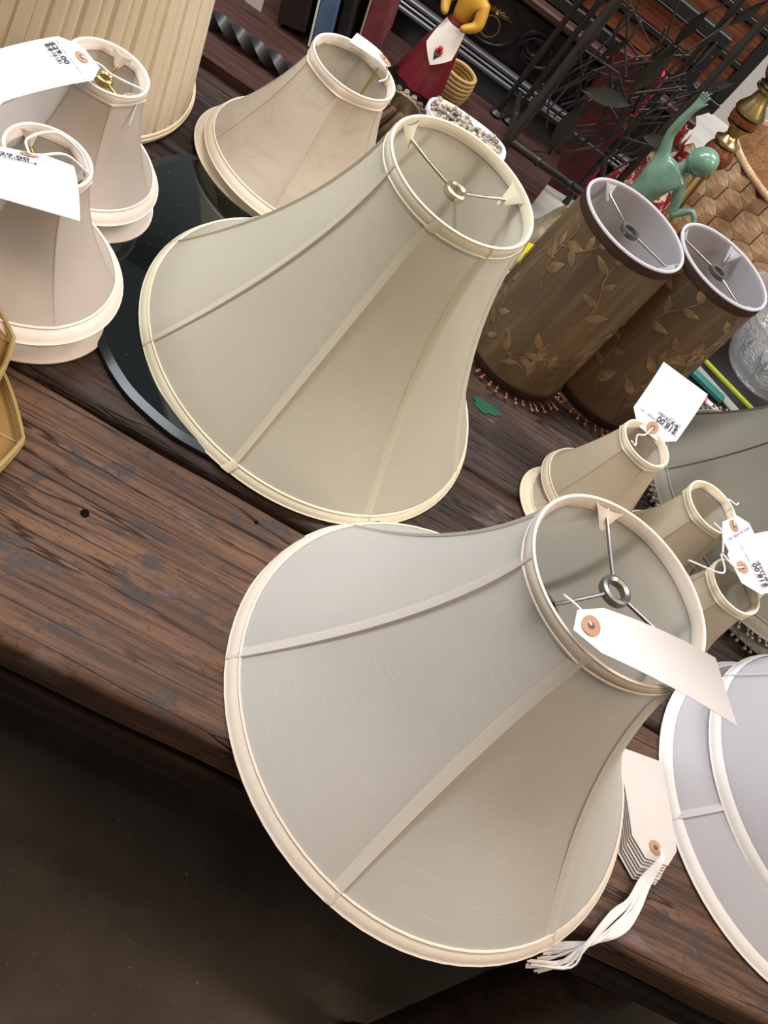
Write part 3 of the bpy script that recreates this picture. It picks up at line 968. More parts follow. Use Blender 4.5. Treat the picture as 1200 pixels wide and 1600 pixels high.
price_tag('white tag reading $29.00 on the small shade before the pleated one', (-.2094, .4596, .912), (-.1635, .4335, .912), (-.242, .318, .930), (-.205, .291, .930), bend=.004,
    title='PAIR OF SMALL WHITE SHADES 1 OF 2', price='$29.00', code='LOC: 1662287',
    strings=[[None, (-.178, .450, .908), (-.165, .452, .905), (-.140, .470, .898)], [(-.140, .470, .896), (-.139, .462, .88), (-.137, .455, .868)]])
price_tag('white $29.00 tag drooping from the small shade by the gold ones', (-.1959, .2651, .917), (-.1400, .3035, .917), (-.1584, .1799, .952), (-.1021, .2158, .945), bend=.006,
    title='PAIR OF SMALL WHITE SHADES 2 OF 2', price='$29.00', code='LOC: 1662287', eye=.13,
    strings=[[None, (-.172, .288, .925), (-.160, .312, .926), (-.140, .318, .918), (-.127, .312, .909)], [None, (-.158, .282, .923), (-.145, .300, .922), (-.128, .311, .910)]])
price_tag('long blank white tag lying across the top of the front shade', (.3084, .0782, 1.010), (.3101, .0486, 1.004), (.4104, .0777, 1.030), (.4596, .0611, 1.000), bend=.006, eye=.09,
    strings=[[None, (.312, .076, 1.006), (.303, .083, 1.002), (.308, .092, .993), (.314, .094, .990)]])
price_tag('white tag standing up with upside-down $18.00 over the brown shade', (.500, .492, .872), (.440, .502, .872), (.517, .566, .912), (.453, .570, .912), bend=.003,
    title='PAIR OF TINY LAMP SHADES 1 OF 2', price='$18.00', code='LOC: 166228',
    strings=[[None, (.466, .492, .872), (.459, .489, .868), (.462, .480, .862), (.452, .474, .868)]])
price_tag('white tag hanging behind the $18.00 one from the middle tiny shade', (.613, .481, .866), (.572, .432, .866), (.676, .425, .845), (.640, .370, .845), bend=.003,
    title='PAIR OF TINY SHADES 1 OF 2',
    strings=[[None, (.592, .462, .872), (.585, .476, .872), (.600, .482, .868), (.606, .490, .866)]])
price_tag('white $18.00 tag on the tiny shade nearest the white shades', (.603, .343, .879), (.557, .383, .888), (.691, .410, .889), (.647, .459, .898), bend=.002,
    title='PAIR OF TINY LINEN SHADES 1 OF 2', price='$18.00', code='LOC: 166228',
    strings=[[None, (.575, .360, .888), (.562, .372, .884), (.568, .352, .880), (.530, .350, .872)], [(.562, .372, .886), (.556, .392, .892), (.544, .398, .892)]])
price_tag('small white tag leaning on the rim of the damask shade', (.046, .716, .932), (.031, .732, .934), (-.008, .713, .932), (-.006, .736, .934), bend=.001, grp=None,
    strings=[[None, (.045, .717, .922), (.040, .712, .915)]])

# bundle of unused tags tied together
bun = thing('tag_bundle', 'bundle of blank cream tags tied with long white strings at the table edge', 'tag bundle', (.59, .13, TZ))
o0 = Vector((.59, .13, TZ))
random.seed(2)
NT = 8
for k in range(NT):
    f = k / (NT - 1)
    z = .0035 + .0135 * f
    sh = (1 - f)
    j = lambda: random.uniform(-.0012, .0012)
    E0 = Vector((.620 + j() - .002 * sh, .091 - .016 * sh + j(), z + TZ)); E1 = Vector((.568 + j() - .002 * sh, .082 - .016 * sh + j(), z + TZ))
    F0 = Vector((.597 + j(), .195 + j(), TZ + .002 + .012 * f)); F1 = Vector((.543 + j(), .186 + j(), TZ + .002 + .012 * f))
    price_tag('', E0 - o0, E1 - o0, F0 - o0, F1 - o0, mt='paper_cream', parent=bun, bend=.002 * f, eye=.12)
for k in range(28):
    f = random.uniform(-1, 1); g = random.uniform(-1, 1)
    pts = [(.5935, .098, .772), (.592 + .002 * f, .086, .776), (.587 + .006 * f, .066 + .002 * g, .762), (.577 + .008 * f, .040 + .003 * g, .757 + .003 * abs(g)), (.561 + .010 * f, .018 + .006 * g, .756 + .004 * abs(f)),
           (.543 + .010 * f, -.004 + .006 * f, .750 + .003 * g), (.523 + .008 * g, -.018 + .010 * f, .735 + .004 * g), (.505 + .010 * random.uniform(-1, 1), -.026 + .010 * f, .722 + .006 * g)]
    mb = MB(); mb.tube([Vector(p) - o0 for p in spline(pts, 4)], .0011, 5)
    part('string', mb, M['string'], bun)

# ------------------------------------------------------------------ surfaces behind the table
root = thing('side_table', 'dark reddish-brown side table behind the lampshade table', 'table', (0, 0, 0))
poly = [(-.9, .83), (.20, .83), (.285, .97), (.318, 1.015), (.336, 1.035), (.350, 1.10), (.357, 1.15), (.36, 1.20), (-.9, 1.20)]
mb = MB(); mb.prism(poly, .724, .752); part('top', mb, M['brown_board'], root, False)
for p in ((-.85, .87), (-.85, 1.16), (0.0, .87), (0.0, 1.16)):
    mb = MB(); mb.bbox((p[0] - .02, p[1] - .02, 0), (p[0] + .02, p[1] + .02, .724), .003); part('leg', mb, M['brown_board'], root, False)
root = thing('display_table', 'pale grey display table holding the basket and figurine', 'table', (0, 0, 0))
mpale = mat('pale_grey_board', (.42, .40, .37), .6)
L(mpale, ramp(mpale, noise(mpale, coords(mpale, 'Object'), 9, 5, .6), [(.3, (.33, .31, .28)), (.7, (.52, .50, .47))]), bsdf(mpale).inputs['Base Color'])
mb = MB(); mb.bbox((.06, .83, .67), (1.7, 1.26, .70), .003); part('top', mb, mpale, root, False)
mb = MB(); mb.bbox((.53, 1.262, .67), (1.7, 1.95, .70), .003); part('top', mb, mpale, root, False)
for p in ((.10, .87), (.10, 1.22), (1.65, .87), (1.65, 1.9), (.57, 1.9)):
    mb = MB(); mb.bbox((p[0] - .02, p[1] - .02, 0), (p[0] + .02, p[1] + .02, .67), .003); part('leg', mb, mpale, root, False)

# black carved chest
chest = thing('carved_chest', 'black carved wooden chest with a brass ring pull at the back', 'chest', (0, 1.27, 0))
mb = MB(); mb.bbox((-.6, .02, 0), (.50, .36, .885), .004); part('body', mb, M['black'], chest, False)
mb = MB(); mb.bbox((-.62, -.002, .878), (.515, .38, .892), .003); part('top', mb, M['brown_board'], chest, False)
msil = mat('lit_black_moulding', (.16, .16, .17), .3, .5, .6)  # black moulding coloured silvery grey, the light it catches put into the base
for z0, z1, y in ((.757, .764, -.004), (.766, .770, .000), (.772, .779, .002)):
    mb = MB(); mb.bbox((-.6, y, z0), (.50, .025, z1), .0015); part('base_moulding', mb, msil, chest, False)
for x0, x1 in ((-.58, -.06), (-.03, .48)):
    d = link('drawer', None, chest, (0, 0, 0))
    bpy.data.objects.remove(d)
    mb = MB(); mb.bbox((x0, .012, .785), (x1, .022, .872), .002); dr = part('drawer', mb, M['black'], chest, False)
    cxm = .158 if x0 > -.1 else -.32
    # carved scrolls
    for sg in (-1, 1):
        for k in range(3):
            mb = MB()
            pts = []
            for i in range(26):
                a = i / 25 * 2.3 * PI
                r = .040 * (1 - i / 30) * (1 - .18 * k)
                pts.append((cxm + sg * (.082 + r * math.cos(a) * 1.1), .010, .828 + r * math.sin(a) * .85 * (1 if k % 2 == 0 else -1)))
            mb.tube(pts, .0033, 6); part('scroll', mb, M['black'], dr)
        for k in range(5):
            mb = MB(); x = cxm + sg * (.145 + .018 * k)
            mb.tube(spline([(x, .010, .79), (x + sg * .012, .008, .815), (x - sg * .004, .008, .84), (x + sg * .012, .010, .868)], 5), [.002] * 3 + [.0035] * 10 + [.002] * 3, 6); part('carved_leaf', mb, M['black'], dr)
    mb = MB(); mb.tube([(cxm + .045 * math.cos(a), .0105, .828 + .038 * math.sin(a)) for a in [2 * PI * i / 36 for i in range(36)]], .0022, 6, closed=True); part('scroll', mb, M['black'], dr)
    mb = MB(); mb.tube([(cxm + .015 * math.cos(a), -.002 - .004 * (1 - math.sin(a)), .822 + .015 * math.sin(a)) for a in [2 * PI * i / 28 for i in range(28)]], .0014, 6, closed=True)
    part('ring_pull', mb, mat('old_brass', (.25, .18, .07), .35, 1), dr)
    mb = MB()
    for k in range(-3, 4):
        a = PI / 2 + k * .42
        c = Vector((cxm, .008, .838)); dv = Vector((math.cos(a) * 1.5, 0, math.sin(a) * .55))
        mb.tube([c, c + dv * .008, c + dv * .018], [.003, .0028, .0006], 6)
    mb.ball((cxm, .006, .838), .004, 8, 6)
    part('rosette', mb, bpy.data.materials['old_brass'], dr)

# louvred shutters standing on the chest
mred = wood('red_brown_slat', (.16, .052, .025), (.09, .03, .016), (.22, .075, .035), patches=False, cracks=False, rough=.4)
mfrm = mat('black_frame_wood', (.018, .019, .018), .4)
def shutter(label, x0, x1, y, z0, z1, rows, cols):
    root = thing('louvred_shutter', label, 'shutter', (x0, y, z0), group='dark louvred shutters')
    w, h = x1 - x0, z1 - z0
    fr = .020
    for a, b in (((0, 0, 0), (w, .02, fr)), ((0, 0, h - fr), (w, .02, h))):
        mb = MB(); mb.bbox(a, b, .002); part('rail', mb, mfrm, root, False)
    for i in range(cols + 1):
        xx = i * (w - fr) / cols
        mb = MB(); mb.bbox((xx, .001, fr), (xx + fr, .021, h - fr), .002); part('stile', mb, mfrm, root, False)
    ih = h - 2 * fr
    for i in range(cols):
        xa = i * (w - fr) / cols + fr; xb = (i + 1) * (w - fr) / cols
        for j in range(rows):
            zz = fr + ih * j / rows
            mb = MB(); mb.bbox((xa, .006, zz + .004), (xb, .014, zz + ih / rows - .006), .0015); part('slat', mb, mred, root, False)
            if j:
                mb = MB(); mb.bbox((xa, .002, zz - .005), (xb, .012, zz + .004), .001); part('slat_edge', mb, mfrm, root, False)
    return root
shutter('low dark shutter with red-brown slats on the black chest', .02, .472, 1.29, .893, 1.012, 2, 2)
shutter('taller dark shutter with red-brown slats behind the low one', .10, .545, 1.34, .893, 1.30, 6, 2)

# twisted iron bar
mb = MB()
pts = 90
vs = []; fs = []
for i in range(pts + 1):
    x = lerp(-.42, .03, i / pts); a0 = i / pts * 2 * PI * 4.2
    for k in range(4):
        a = a0 + k * PI / 2
        vs.append((x, .893 + .0115 * math.cos(a), .766 + .0115 * math.sin(a)))
for i in range(pts):
    for k in range(4):
        k2 = (k + 1) % 4
        fs.append((i * 4 + k, i * 4 + k2, (i + 1) * 4 + k2, (i + 1) * 4 + k))
fs += [(3, 2, 1, 0), tuple(pts * 4 + k for k in range(4))]
mb.add(vs, fs)
solid('twisted_bar', mb, mat('forged_iron', (.022, .022, .024), .42, .4, .5), 'twisted black iron bar lying across the dark side table', 'iron bar')

# canvases and boxes leaning together
def lean_box(name, label, cat, x, y, z, w, d, h, ang, col, edge=None, rough=.6, parts=()):
    root = thing(name, label, cat, (x, y, z), (0, ang, 0))
    mm = mat(name + '_cover', col, rough)
    nn = noise(mm, coords(mm, 'Object', (20, 20, 20)), 1.0, 4, .6, .8)
    L(mm, ramp(mm, nn, [(.3, tuple(c * .6 for c in col)), (.6, col), (.75, tuple(min(1, c * 1.6 + .02) for c in col))]), bsdf(mm).inputs['Base Color'])
    mb = MB(); mb.bbox((0, 0, 0), (w, d, h), .0012); part('cover', mb, mm, root, False)
    if edge:
        mb = MB(); mb.bbox((-.0032, -.001, 0), (-.0004, d, h), .0006); part('edge_strip', mb, mat(name + '_edge', edge, .7), root, False)
    return root
A_ = -.26
lean_box('blue_canvas', 'blue painted canvas standing on edge behind the damask shade', 'canvas', -.052, 1.0, .756, .024, .16, .22, A_, (.07, .13, .24), (.62, .62, .62))
lean_box('black_album', 'thin black board between the blue and red canvases', 'board', -.0215, 1.01, .753, .014, .16, .22, A_, (.010, .010, .012))
lean_box('red_canvas', 'faded red leather-look album with stitched lines standing on edge', 'album', .006, 1.05, .757, .026, .14, .24, A_ + .04, (.20, .05, .06), (.45, .36, .25))
bxd = lean_box('dark_frame', 'dark red-brown wooden frame standing beside the blue canvas', 'frame', -.105, 1.0, .757, .040, .15, .25, A_, (.022, .011, .010))
_x = Matrix.Rotation(A_, 4, 'Y')
o = price_tag('small grey card hanging on the dark frame', (-.160, .985, .800), (-.135, .985, .800), (-.152, .984, .764), (-.128, .984, .764), grp=None, mt='paper_cream', eye=.14)

# ribbed brown vase
mv = mat('brown_reed', (.10, .06, .04), .4)
L(mv, ramp(mv, noise(mv, coords(mv, 'Object', (40, 40, 10)), 1.0, 4, .6), [(.35, (.05, .03, .02)), (.55, (.13, .085, .055)), (.75, (.30, .24, .17))]), bsdf(mv).inputs['Base Color'])
root = thing('reed_bundle', 'ribbed brown reed vase between the damask and cream shades', 'vase', (.088, .895, .752))
for k in range(16):
    a = 2 * PI * k / 16
    mb = MB(); mb.tube([((.030 + .006 * math.sin(PI * t)) * math.cos(a + .5 * t), (.030 + .006 * math.sin(PI * t)) * math.sin(a + .5 * t), .004 + .066 * t) for t in [i / 8 for i in range(9)]], [.0045, .0062, .0065, .0065, .0065, .0065, .006, .0055, .004], 7)
    part('reed', mb, mv, root)
mb = MB(); mb.lathe([(.0, .001), (.030, .001), (.034, .035), (.028, .068), (.024, .066), (.026, .02), (0, .015)], 20); part('body', mb, mv, root)

# oblong dish of pebbles
root = thing('pebble_dish', 'oblong white dish filled with pebbles behind the cream bell', 'dish', (.186, .985, .752))
mwh = mat('rough_white_ceramic', (.72, .72, .74), .6)
sq = lambda a, z: 1.0
def ell(prof, seg=40):
    mb = MB(); vs = []; fs = []
    for (k, z) in prof:
        for i in range(seg):
            a = 2 * PI * i / seg
            vs.append((k[0] * math.copysign(abs(math.cos(a)) ** .75, math.cos(a)), k[1] * math.copysign(abs(math.sin(a)) ** .75, math.sin(a)), z))
    for j in range(len(prof) - 1):
        for i in range(seg):
            i2 = (i + 1) % seg; fs.append((j * seg + i, j * seg + i2, (j + 1) * seg + i2, (j + 1) * seg + i))
    fs.append(tuple(range(seg - 1, -1, -1))); fs.append(tuple((len(prof) - 1) * seg + i for i in range(seg)))
    return mb.add(vs, fs)
part('dish', ell([((.052, .026), 0), ((.062, .034), .02), ((.066, .037), .046), ((.0645, .0355), .0485), ((.0625, .0335), .047), ((.060, .031), .040)]), mwh, root)
mpb = mat('pebble', (.35, .30, .24), .6)
L(mpb, ramp(mpb, noise(mpb, coords(mpb, 'Object', (110, 110, 110)), 1.0, 1, .5), [(.35, (.10, .085, .07)), (.5, (.33, .28, .22)), (.65, (.52, .46, .36))]), bsdf(mpb).inputs['Base Color'])
random.seed(12)
for k in range(190):
    while True:
        x, y = random.uniform(-.060, .060), random.uniform(-.031, .031)
        if (x / .060) ** 4 + (y / .031) ** 4 < 1: break
    mb = MB(); mb.ball((x, y, .043 + random.uniform(-.002, .005)), random.uniform(.0032, .0052), 7, 5, (1, random.uniform(.7, 1), random.uniform(.6, .9)), Matrix.Rotation(random.random() * 6, 3, 'Z'))
    part('pebble', mb, mpb, root)

# folk figurine in a maroon skirt
fig = thing('skirted_figurine', 'painted figurine in a long maroon skirt and white apron on black base', 'figurine', (.100, 1.068, .752), (0, 0, R_(-20)))
mb = MB(); mb.prism([(.046 * math.cos(a), .046 * math.sin(a)) for a in [PI / 8 + PI / 4 * i for i in range(8)]], 0, .014); mb.prism([(.040 * math.cos(a), .040 * math.sin(a)) for a in [PI / 8 + PI / 4 * i for i in range(8)]], .014, .022)
part('base', mb, M['black'], fig, False)
msk = mat('maroon_glaze', (.13, .012, .018), .3, 0, .5)
mb = MB(); mb.lathe([(.030, .022), (.0365, .024), (.035, .035), (.031, .055), (.026, .08), (.020, .105), (.016, .122), (.013, .128), (0, .13)], 48, rf=lambda a, z: 1 + .07 * math.sin(8 * a) * max(0, 1 - (z - .022) / .09))
part('skirt', mb, msk, fig)
mb = MB()
mb.grid(lambda u, v: Vector(((lerp(.0165, .030, v) + .0012) * math.cos(-PI / 2 + (u - .5) * lerp(2.2, 1.5, v) + .3), (lerp(.0165, .030, v) + .0012) * math.sin(-PI / 2 + (u - .5) * lerp(2.2, 1.5, v) + .3), .124 - .058 * v * (1 - .35 * abs(u - .5) * 2))), 14, 10)
ap = part('apron', mb, mat('white_glaze', (.72, .68, .62), .35), fig)
mb = MB()
for (a, z, r) in ((-1.27, .092, .0035), (-1.15, .087, .003), (-1.38, .087, .003)):
    mb.ball((.0265 * math.cos(a), .0265 * math.sin(a), z), r, 8, 6)
part('painted_flower', mb, mat('red_enamel', (.45, .03, .03), .4), ap)
mb = MB()
for (a, z0, z1) in ((-1.27, .072, .089), (-1.42, .078, .084), (-1.12, .078, .084)): mb.tube([(.0285 * math.cos(-1.27), .0285 * math.sin(-1.27), .074), (.0275 * math.cos(a), .0275 * math.sin(a), z1)], .0012, 5)
part('painted_stem', mb, M['ink'], ap)
# upper body, one skinned mesh
def skin(name, verts, edges, radii, mt, parent, sub=2, root=0):
    me = bpy.data.meshes.new(name); me.from_pydata([tuple(v) for v in verts], edges, []); me.update()
    o = link(name, me, parent)
    me.materials.append(mt)
    md = o.modifiers.new('skin', 'SKIN')
    for i, r in enumerate(radii): me.skin_vertices[0].data[i].radius = (r, r) if not isinstance(r, tuple) else r
    for i in range(len(radii)): me.skin_vertices[0].data[i].use_root = (i == root)
    md.use_smooth_shade = True
    s = o.modifiers.new('sub', 'SUBSURF'); s.levels = sub; s.render_levels = sub
    return o
mye = mat('ochre_glaze', (.45, .24, .03), .35)
skin('body', [(0, 0, .122), (0, 0, .145), (0, 0, .165), (0, 0, .178), (0, -.002, .195), (0, -.002, .205), (.020, -.002, .163), (.030, -.008, .140), (.014, -.024, .128), (-.020, -.002, .163), (-.030, -.008, .140), (-.014, -.024, .128)],
     [(0, 1), (1, 2), (2, 3), (3, 4), (4, 5), (2, 6), (6, 7), (7, 8), (2, 9), (9, 10), (10, 11)], [.014, .015, .015, .006, .013, .009, .010, .0095, .005, .010, .0095, .005], mye, fig)
mb = MB(); mb.lathe([(.0155, .190), (.0165, .2), (.012, .215), (0, .22)], 20); part('headscarf', mb, msk, fig)
# small ring basket beside it
mb = MB()
wk = mat('yellow_wicker', (.42, .28, .10), .5)
L(wk, bump(wk, noise(wk, coords(wk, 'Object', (300, 300, 300)), 1.0, 2, .5), .5, .001), bsdf(wk).inputs['Normal'])
root = thing('wicker_ring', 'small coiled yellow wicker basket beside the maroon figurine', 'basket', (.148, 1.135, .7525))
for k in range(7):
    mb = MB(); rr = .026 + .0020 * math.sin(k * .6)
    mb.tube([(rr * math.cos(a), rr * math.sin(a), .004 + .0062 * k) for a in [2 * PI * i / 36 for i in range(36)]], .0034, 6, closed=True)
    part('coil', mb, wk, root)
mb = MB(); mb.lathe([(0, .001), (.026, .001), (.026, .004), (0, .004)], 24); part('bottom', mb, wk, root)

# iron stand with bamboo posts, twigs and leaves
st = thing('iron_stand', 'dark iron stand with bamboo-shaped posts and leafy twigs', 'stand', (.33, 1.03, .7))
o0 = Vector((.33, 1.03, .70))
def rod(name, a, b, r, nodes=0, mt=M['iron_brown'], parent=st):
    a = Vector(a) - o0; b = Vector(b) - o0
    mb = MB(); n = 40
    rs = []
    for i in range(n + 1):
        t = i / n * max(1, nodes)
        rs.append(r * (1 + (.35 if nodes and abs(t - round(t)) < .04 else 0)))
    mb.tube([lerp(a, b, i / n) for i in range(n + 1)], rs, 10)
    return part(name, mb, mt, parent)
rod('post', (.249, 1.032, .753), (.249, 1.032, 1.32), .0075, 5)
rod('post', (.412, 1.032, .701), (.412, 1.032, 1.32), .0060, 5)
rod('post', (.233, 1.176, .753), (.233, 1.176, 1.32), .0045, 5, M['iron'])
rod('post', (.257, 1.180, .753), (.257, 1.180, 1.32), .0045, 5, M['iron'])
rod('post', (.412, 1.180, .701), (.412, 1.180, 1.32), .0045, 5, M['iron'])
rod('rail', (.249, 1.032, .80), (.412, 1.032, .80), .0068, 3, M['iron'])
rod('rail', (.249, 1.032, 1.20), (.412, 1.032, 1.20), .006, 3, M['iron'])
rod('rail', (.257, 1.180, .80), (.412, 1.180, .80), .005, 3, M['iron'])
rod('rail', (.249, 1.032, .80), (.245, 1.180, .80), .005, 2, M['iron'])
rod('rail', (.412, 1.032, .80), (.412, 1.180, .80), .005, 2, M['iron'])
for p in ((.233, 1.176), (.257, 1.180), (.249, 1.032)):
    mb = MB(); mb.lathe([(0, 0), (.010, .001), (.011, .004), (.007, .008), (.004, .010)], 14, (p[0] - .33, p[1] - 1.03, .053)); part('foot', mb, M['iron'], st)
random.seed(31)
mleaf = mat('oxidised_leaf', (.020, .019, .015), .75, 0, .2)
def ileaf(c, d, n, ln, wd):
    d = d.normalized(); n = (n - d * n.dot(d)).normalized(); w = d.cross(n)
    mb = MB(); vs = []; K = 8
    for sd in (1, -1):
        for i in range(K + 1):
            f = i / K
            hw = wd * math.sin(PI * f ** .85) * .5
            for g in (-1, 0, 1): vs.append(c + d * ln * f + w * hw * g + n * (.0006 * sd + (.10 * wd if g else 0) + .12 * ln * (f - f * f)))
    fs = []
    for sd in (0, 1):
        for i in range(K):
            for j in range(2):
                a = sd * (K + 1) * 3 + i * 3 + j
                fs.append((a, a + 1, a + 4, a + 3) if sd == 0 else (a, a + 3, a + 4, a + 1))
    mb.add(vs, fs); return part('leaf', mb, mleaf, st)
twigs = []
for k in range(42):
    y = random.uniform(1.02, 1.17)
    x0 = random.uniform(.265, .405); z0 = random.uniform(.80, .92)
    a = random.uniform(.35, 2.6) if k % 3 else random.uniform(1.2, 1.9)
    p = Vector((x0, y, z0)); pts = [p.copy()]
    for i in range(random.choice((2, 3, 3, 4))):
        a += random.uniform(-.7, .7)
        p = p + Vector((math.cos(a), random.uniform(-.25, .25), math.sin(a))) * random.uniform(.03, .065)
        p.x = min(max(p.x, .255), .425); p.z = max(.80, p.z)
        pts.append(p.copy())
    r = random.uniform(.0010, .0021)
    mb = MB()
    # straight segments with small knuckles, as forged twigs have
    for i in range(len(pts) - 1):
        mb.tube([pts[i] - o0, pts[i + 1] - o0], r, 7); mb.ball(pts[i + 1] - o0, r * 1.25, 7, 5)
    part('twig', mb, random.choice((M['iron'], M['iron_brown'], M['iron'])), st)
    if k % 5 == 0:
        d = pts[-1] - pts[-2]
        ileaf(pts[-1] - o0, Vector((d.x, d.y * .5, d.z)), Vector((random.uniform(-.4, .4), -1, .5)), random.uniform(.04, .065), random.uniform(.011, .016))
ileaf(Vector((.295, 1.02, .905)) - o0, Vector((.1, 0, -1)), Vector((0, -1, .4)), .085, .026)
ileaf(Vector((.350, 1.02, .945)) - o0, Vector((-1, 0, -.35)), Vector((0, -1, .6)), .075, .022)
ileaf(Vector((.335, 1.02, .96)) - o0, Vector((.15, 0, 1)), Vector((0, -1, .3)), .08, .022)
ileaf(Vector((.385, 1.01, .925)) - o0, Vector((1, 0, .25)), Vector((0, -1, .6)), .06, .018)

# ------------------------------------------------------------------ things on the pale table
# green dancer figurine
mgr = mat('green_verdigris_glaze', (.10, .24, .165), .22, 0, .55)
L(mgr, ramp(mgr, noise(mgr, coords(mgr, 'Object', (35, 35, 35)), 1.0, 4, .6), [(.3, (.10, .195, .145)), (.7, (.17, .29, .215))]), bsdf(mgr).inputs['Base Color'])
dn = thing('dancer_figurine', 'green glazed dancer figurine with one arm raised and a swim cap', 'figurine', (.432, .972, .70))
o1 = Vector((.432, .972, .70))
W = lambda x, y, z: Vector((x, y, z)) - o1
V_ = [W(.432, .972, .832),   # 0 pelvis
      W(.428, .974, .862), W(.432, .973, .892), W(.438, .971, .918), W(.445, .968, .936), W(.451, .966, .950), W(.456, .964, .966),  # 1-6 waist chest upper neck head
      W(.418, .978, .932), W(.406, .982, .958), W(.405, .982, .980), W(.406, .982, 1.000), W(.407, .982, 1.010),      # 7-11 raised arm
      W(.459, .962, .922), W(.470, .958, .902), W(.477, .955, .884), W(.486, .953, .898), W(.494, .950, .908), W(.503, .947, .901),  # 12-17 bent arm
      W(.424, .978, .812), W(.422, .972, .765), W(.424, .985, .715), W(.424, .972, .706),      # 18-21 leg
      W(.444, .966, .812), W(.452, .950, .768), W(.446, .972, .722), W(.450, .960, .706)]      # 22-25 leg
E_ = [(0, 1), (1, 2), (2, 3), (3, 4), (4, 5), (5, 6), (3, 7), (7, 8), (8, 9), (9, 10), (10, 11), (3, 12), (12, 13), (13, 14), (14, 15), (15, 16), (16, 17), (0, 18), (18, 19), (19, 20), (20, 21), (0, 22), (22, 23), (23, 24), (24, 25)]
R__ = [1.14 * q_ for q_ in [.0190, .0160, .0200, .0200, .0080, .0080, .0105, .0090, .0065, .0060, .0046, .0050, .0090, .0068, .0058, .0050, .0042, .0045, .0130, .0090, .0050, .0045, .0130, .0090, .0050, .0045]]
for k, (dx, ln) in enumerate(((-.0042, .011), (-.0014, .0135), (.0014, .0128), (.0042, .010))):
    i = len(V_); V_ += [V_[11] + Vector((dx * .9, -dx * .3, .005)), V_[11] + Vector((dx * 1.25, -dx * .4, .005 + ln))]
    E_ += [(11, i), (i, i + 1)]; R__ += [.0018, .0014]
i = len(V_); V_ += [V_[11] + Vector((.0055, -.002, .002)), V_[11] + Vector((.0085, -.003, .008))]; E_ += [(11, i), (i, i + 1)]; R__ += [.0018, .0014]
for k, (dx, ln) in enumerate(((-.003, .010), (-.001, .012), (.001, .012), (.003, .010))):
    i = len(V_); V_ += [V_[17] + Vector((.004 + dx * .3, dx, -.004)), V_[17] + Vector((.008 + dx * .3, dx * 1.3, -.004 - ln))]
    E_ += [(17, i), (i, i + 1)]; R__ += [.0016, .0012]
skin('body', V_, E_, R__, mgr, dn, 2)
hc = W(.459, .962, .963); hq = Vector((0, 0, 1)).rotation_difference(Vector((.55, -.25, .8))).to_matrix()
mb = MB(); mb.ball(hc, .0195, 28, 18, (1, 1, 1.12), hq); part('swim_cap', mb, mgr, dn)
mb = MB()
for k in range(2):
    zz = -.012 + .0022 * k
    rr = math.sqrt(max(0, .0199 ** 2 - (zz / 1.12) ** 2))
    mb.tube([hc + hq @ Vector((rr * math.cos(a), rr * math.sin(a), zz)) for a in [2 * PI * i / 30 for i in range(30)]], .0009, 5, closed=True)
part('cap_band', mb, mgr, dn)
fd = Vector((.86, .45, -.1)).normalized()
mb = MB(); mb.ball(hc + fd * .0195 + Vector((0, 0, -.003)), .0032, 8, 6, (1, .7, 1.2)); part('nose', mb, mgr, dn)
mb = MB(); mb.lathe([(0, 0), (.030, 0), (.032, .004), (.028, .008), (0, .008)], 28); part('base', mb, mgr, dn)

# woven basket: rhombic splints
bk = thing('woven_basket', 'round basket of broad woven wooden splints beside the green dancer', 'basket', (.745, 1.30, .70))
mspl = []
for k, c in enumerate(((.54, .34, .19), (.62, .42, .25), (.45, .27, .15), (.68, .48, .30))):
    q = wood('basket_splint_%d' % k if False else 'basket_splint', c, tuple(x * .6 for x in c), tuple(min(1, x * 1.3) for x in c), scale=2.5, patches=False, cracks=False, rough=.5)
    mspl.append(q)
Rb, Hb = .165, .205
a_ = .0265
def spl_mesh(kind, mt):
    h = a_ / 2; w = a_ * math.sqrt(3) / 2
    q = {0: [(0, 0), (w, h), (0, 2 * h), (-w, h)], 1: [(0, 0), (-w, h), (-w, -h), (0, -2 * h)], 2: [(0, 0), (0, -2 * h), (w, -h), (w, h)]}[kind]
    cx_ = sum(p[0] for p in q) / 4; cy_ = sum(p[1] for p in q) / 4
    mb = MB(); vs = []
    K = 4
    for j in range(K + 1):
        for i in range(K + 1):
            u, v = i / K, j / K
            x = (q[0][0] * (1 - u) * (1 - v) + q[1][0] * u * (1 - v) + q[2][0] * u * v + q[3][0] * (1 - u) * v)
            y = (q[0][1] * (1 - u) * (1 - v) + q[1][1] * u * (1 - v) + q[2][1] * u * v + q[3][1] * (1 - u) * v)
            b = -.0010 * (math.sin(PI * u) if kind != 1 else math.sin(PI * v)) - .0004 * kind
            vs.append((lerp(cx_, x, 1.0), b, lerp(cy_, y, 1.0)))
    fs = [(j * (K + 1) + i, j * (K + 1) + i + 1, (j + 1) * (K + 1) + i + 1, (j + 1) * (K + 1) + i) for j in range(K) for i in range(K)]
    mb.add(vs, fs)
    return mb
smesh = {(k, m_): spl_mesh(k, None).mesh('splint', True, (mspl[m_],)) for k in range(3) for m_ in range(4)}
random.seed(77)
cnt = 0
dxs = a_ * math.sqrt(3)
n_around = int(2 * PI * Rb / dxs)
dth = 2 * PI / n_around
for row in range(int(Hb / (1.5 * a_)) + 1):
    for i in range(n_around):
        th = (i + .5 * (row % 2)) * dth
        z = .006 + a_ + row * 1.5 * a_
        da = (th - R_(-115) + PI) % (2 * PI) - PI
        if abs(da) > R_(92): continue
        for k in range(3):
            if z + (a_ if k == 0 else 0) > Hb - .004: continue
            o = link('splint', smesh[(k, random.choice(((1, 3, 3), (0, 1, 1), (2, 0, 0))[k]))], bk, (Rb * math.cos(th), Rb * math.sin(th), z), (0, 0, th + PI / 2))
            cnt += 1
